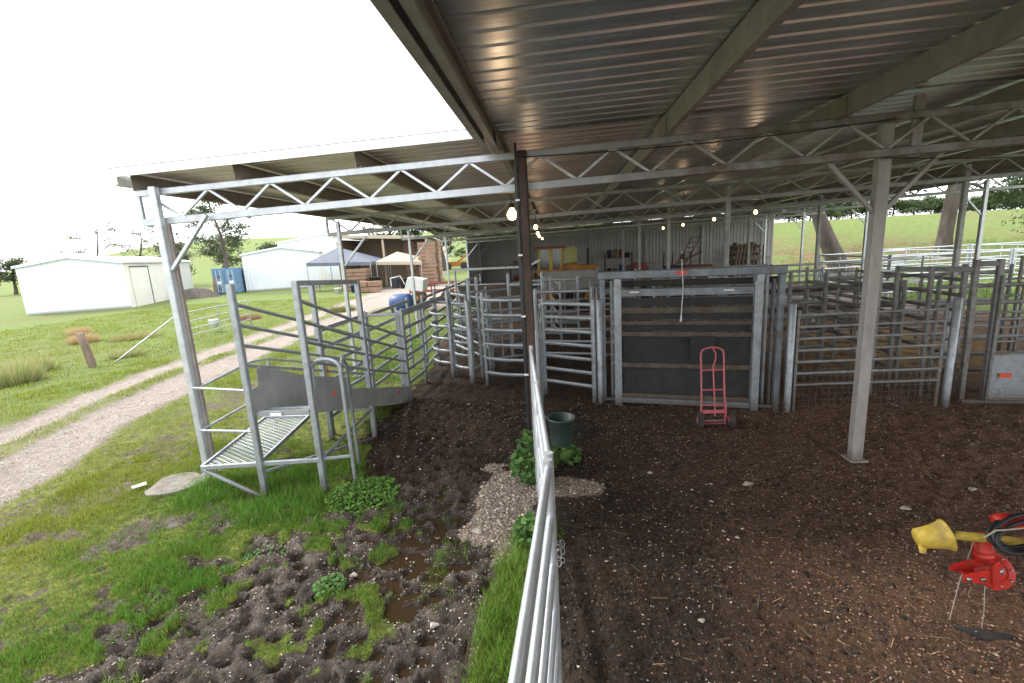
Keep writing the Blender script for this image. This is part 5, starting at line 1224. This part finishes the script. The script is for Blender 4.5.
tree('gum_tree', -60, 62, 9.0, 'second wispy gum tree right of the first above the white shed roof', .25, (1.6, 0), .4, .5, 9, 1000, .2, (.13, .145, .10), 22, .9)
tree('round_tree', -54, 62, 6.5, 'small dense round tree behind the white shed roof', .25, (0, 0), .33, .3, 14, 5000, .25, (.12, .12, .09), 23, 1.1)
tree('gum_tree', -47, 62, 6.6, 'low spreading tree between the white shed and the pine', .25, (1, 0), .5, .35, 12, 3200, .25, (.10, .13, .07), 24, 1.1)
tree('gum_tree', -40, 62, 5.6, 'low dark tree directly behind the blue container', .25, (1, 0), .55, .3, 12, 3600, .25, (.09, .12, .06), 25, 1.1)
tree('gum_tree', -78, 60, 5, 'low tree at the far left edge of the paddock', .25, (1, 0), .5, .3, 12, 2400, .28, (.06, .08, .035), 26, 1.1)
tree('gum_tree', -25.5, 70, 12.5, 'tall dark gum behind the open farm shed', .4, (1, 0), .4, .35, 16, 6000, .3, (.045, .07, .03), 31, 1.5)
tree('gum_tree', -18, 74, 11.5, 'broad gum right of the tall dark gum behind the open farm shed', .4, (-1, 0), .45, .35, 16, 6000, .3, (.05, .075, .032), 32, 1.5)
tree('gum_tree', -10, 92, 13, 'gum tree on the slope above the track bend', .4, (1, 0), .45, .35, 14, 4500, .35, (.06, .085, .04), 33, 1.6)
tree('gum_tree', -2, 96, 12, 'gum tree on the slope nearest the shed back corner', .4, (1, 0), .45, .35, 14, 4500, .35, (.05, .08, .035), 34, 1.6)
tree('gum_tree', 18.3, 31.5, 9.5, 'leaning thick trunked tree just outside the right side of the shed', .62, (-4.2, 0), .5, .42, 16, 9000, .2, (.05, .075, .03), 41, 1.2, droop=.15)
tree('pine_tree', 30.6, 40, 16, 'thick straight trunked pine on the right bank beyond the outer fences', .5, (.3, 0), .4, .36, 18, 12000, .25, (.05, .07, .03), 42, 1.6, droop=.35, taper=.3)
tree('pine_tree', 33.5, 33.5, 9, 'drooping branched pine at the right edge of view', .35, (-1.0, -.5), .55, .22, 18, 11000, .16, (.045, .075, .03), 43, .9, droop=.4)
# hedge along the crest of the right hill
for k in range(17):
    xx = 24+k*2.7; yy = 62+k*.4
    leafz = hz(xx, yy); 
    tree('hedge_shrub', xx, yy, 1.7+random.random()*.5, 'dark rounded shrub in the hedge along the right hill crest', .12, (0, 0), .95, .05, 12, 2400, .2, (.06, .095, .035), 60+k, 1.0, group='shrubs in the hedge on the hill crest', nsub=2)
# small young trees in rows on the far slope
for k in range(10):
    xx = -34+k*4.6; yy = 100+((k*7) % 3)*5
    tree('young_tree', xx, yy, 2.6, 'small round young tree in the planted rows on the far slope', .1, (0, 0), .5, .25, 8, 500, .28, (.05, .09, .03), 80+k, .7, group='young trees planted on the far slope', nsub=2)
# dry grass tussocks in the left paddock
def tussock(x, y, r, h, n, c0, c1, label):
    z0 = hz(x, y); e = empty('grass_tussock', (x, y, z0), label, 'tussock')
    a = rng.uniform(0, 2*PI, n); q = r*np.sqrt(rng.random(n)); bx, by = q*np.cos(a)*.8, q*np.sin(a)*.8
    hh_ = h*rng.uniform(.4, 1.1, n)*(1-.4*(q/r)**2); w_ = .008*rng.uniform(.6, 1.4, n); t = rng.uniform(0, 2*PI, n)
    p0 = np.stack([bx-np.cos(t)*w_, by-np.sin(t)*w_, 0*w_-.02], 1); p1 = np.stack([bx+np.cos(t)*w_, by+np.sin(t)*w_, 0*w_-.02], 1)
    tp = np.stack([bx+np.cos(a)*r*.45*rng.random(n)+rng.normal(0, .08, n), by+np.sin(a)*r*.45*rng.random(n)+rng.normal(0, .08, n), hh_], 1)
    u = rng.random((n, 1)); c = np.array(c0)*(1-u)+np.array(c1)*u
    o = tri_mesh('blades', np.stack([p0, p1, tp], 1).reshape(-1, 3), np.repeat(c, 3, 0), M['leaf']); o.parent = e
tan, grn, rus = (.5, .42, .24), (.2, .3, .08), (.42, .28, .16)
for (x_, y_, r_, h_, n_, c0, c1, lab) in [(-14.6, 10.6, .7, .75, 2600, tan, grn, 'tall pale dry grass tussock at the left edge of the photo'),
        (-15.6, 11.9, .55, .6, 1800, tan, grn, 'second pale tussock just beyond the one at the left edge'),
        (-19.5, 17.0, .55, .5, 1500, rus, tan, 'rusty dry tussock in the paddock between timber post and white shed'),
        (-22.5, 19.5, .5, .45, 1300, rus, tan, 'small rusty tussock nearer the white shed front corner'),
        (-17.8, 17.6, .9, .3, 1800, rus, grn, 'low spreading orange brown tussock beyond the timber post'),
        (-16.2, 22.5, .8, .35, 1500, (.16, .06, .045), rus, 'low dark red weeds beyond the field gate'),
        (-14.4, 13.8, .5, .35, 1300, grn, tan, 'greenish tussock beside the timber post'),
        (-11.9, 24.5, .9, .4, 1500, (.16, .06, .045), grn, 'red brown weed clump near the far side of the gravel track')]:
    tussock(x_, y_, r_, h_, n_, c0, c1, lab)

# ------------------------------------------------------------------ camera
cam = bpy.data.cameras.new('camera'); co_ = bpy.data.objects.new('camera', cam); col.objects.link(co_); sc.camera = co_
cam.sensor_width = 36; cam.lens = 461/1024*36; cam.clip_end = 4000; cam.clip_start = .05
Xd = (0.9943490719406657, 0.03578502504635455, 0.09994676139409574); Yd = (0.09106381557710473, 0.19638618612962663, -0.976288813512681); up = (-0.054564682930221334, 0.979873409109509, 0.19201770099871782)
rot = Matrix(((Xd[0], Xd[1], Xd[2]), (Yd[0], Yd[1], Yd[2]), (up[0], up[1], up[2])))
co_.matrix_world = Matrix.Translation((0, 0, 2.75)) @ rot.to_4x4()

# ------------------------------------------------------------------ light
w = bpy.data.worlds.new('World'); sc.world = w; w.use_nodes = True; nt = w.node_tree
bg = nt.nodes['Background']
sky = N(nt, 'ShaderNodeTexSky'); sky.sky_type = 'NISHITA'; sky.sun_disc = False
EL, AZ = 42, -70   # sun elevation; azimuth clockwise from +Y
sky.sun_elevation = math.radians(EL); sky.sun_rotation = math.radians(AZ); sky.air_density = 1; sky.dust_density = 3
cl = ramp(nt, noise(nt, 1.6, 5, .55, N(nt, 'ShaderNodeTexCoord').outputs['Generated']), [(.3, (29.0, 29.5, 30.5)), (.7, (35, 35, 35))])
mx = mix(nt, .86, sky.outputs[0], cl); nt.links.new(mx, bg.inputs['Color']); bg.inputs['Strength'].default_value = .1
sun = bpy.data.lights.new('sun', 'SUN'); sun.energy = 4.2; sun.angle = math.radians(10); sun.color = (1, .95, .87)
so = bpy.data.objects.new('sun', sun); col.objects.link(so)
el, az = math.radians(EL), math.radians(AZ)
dirv = Vector((math.sin(az)*math.cos(el), math.cos(az)*math.cos(el), math.sin(el)))
so.rotation_euler = dirv.to_track_quat('Z', 'Y').to_euler(); so.location = (-10, 5, 20)
sc.view_settings.view_transform = 'Standard'; sc.view_settings.look = 'None'; sc.view_settings.exposure = 0
sc.cycles.max_bounces = 6; sc.cycles.diffuse_bounces = 4; sc.cycles.transparent_max_bounces = 12
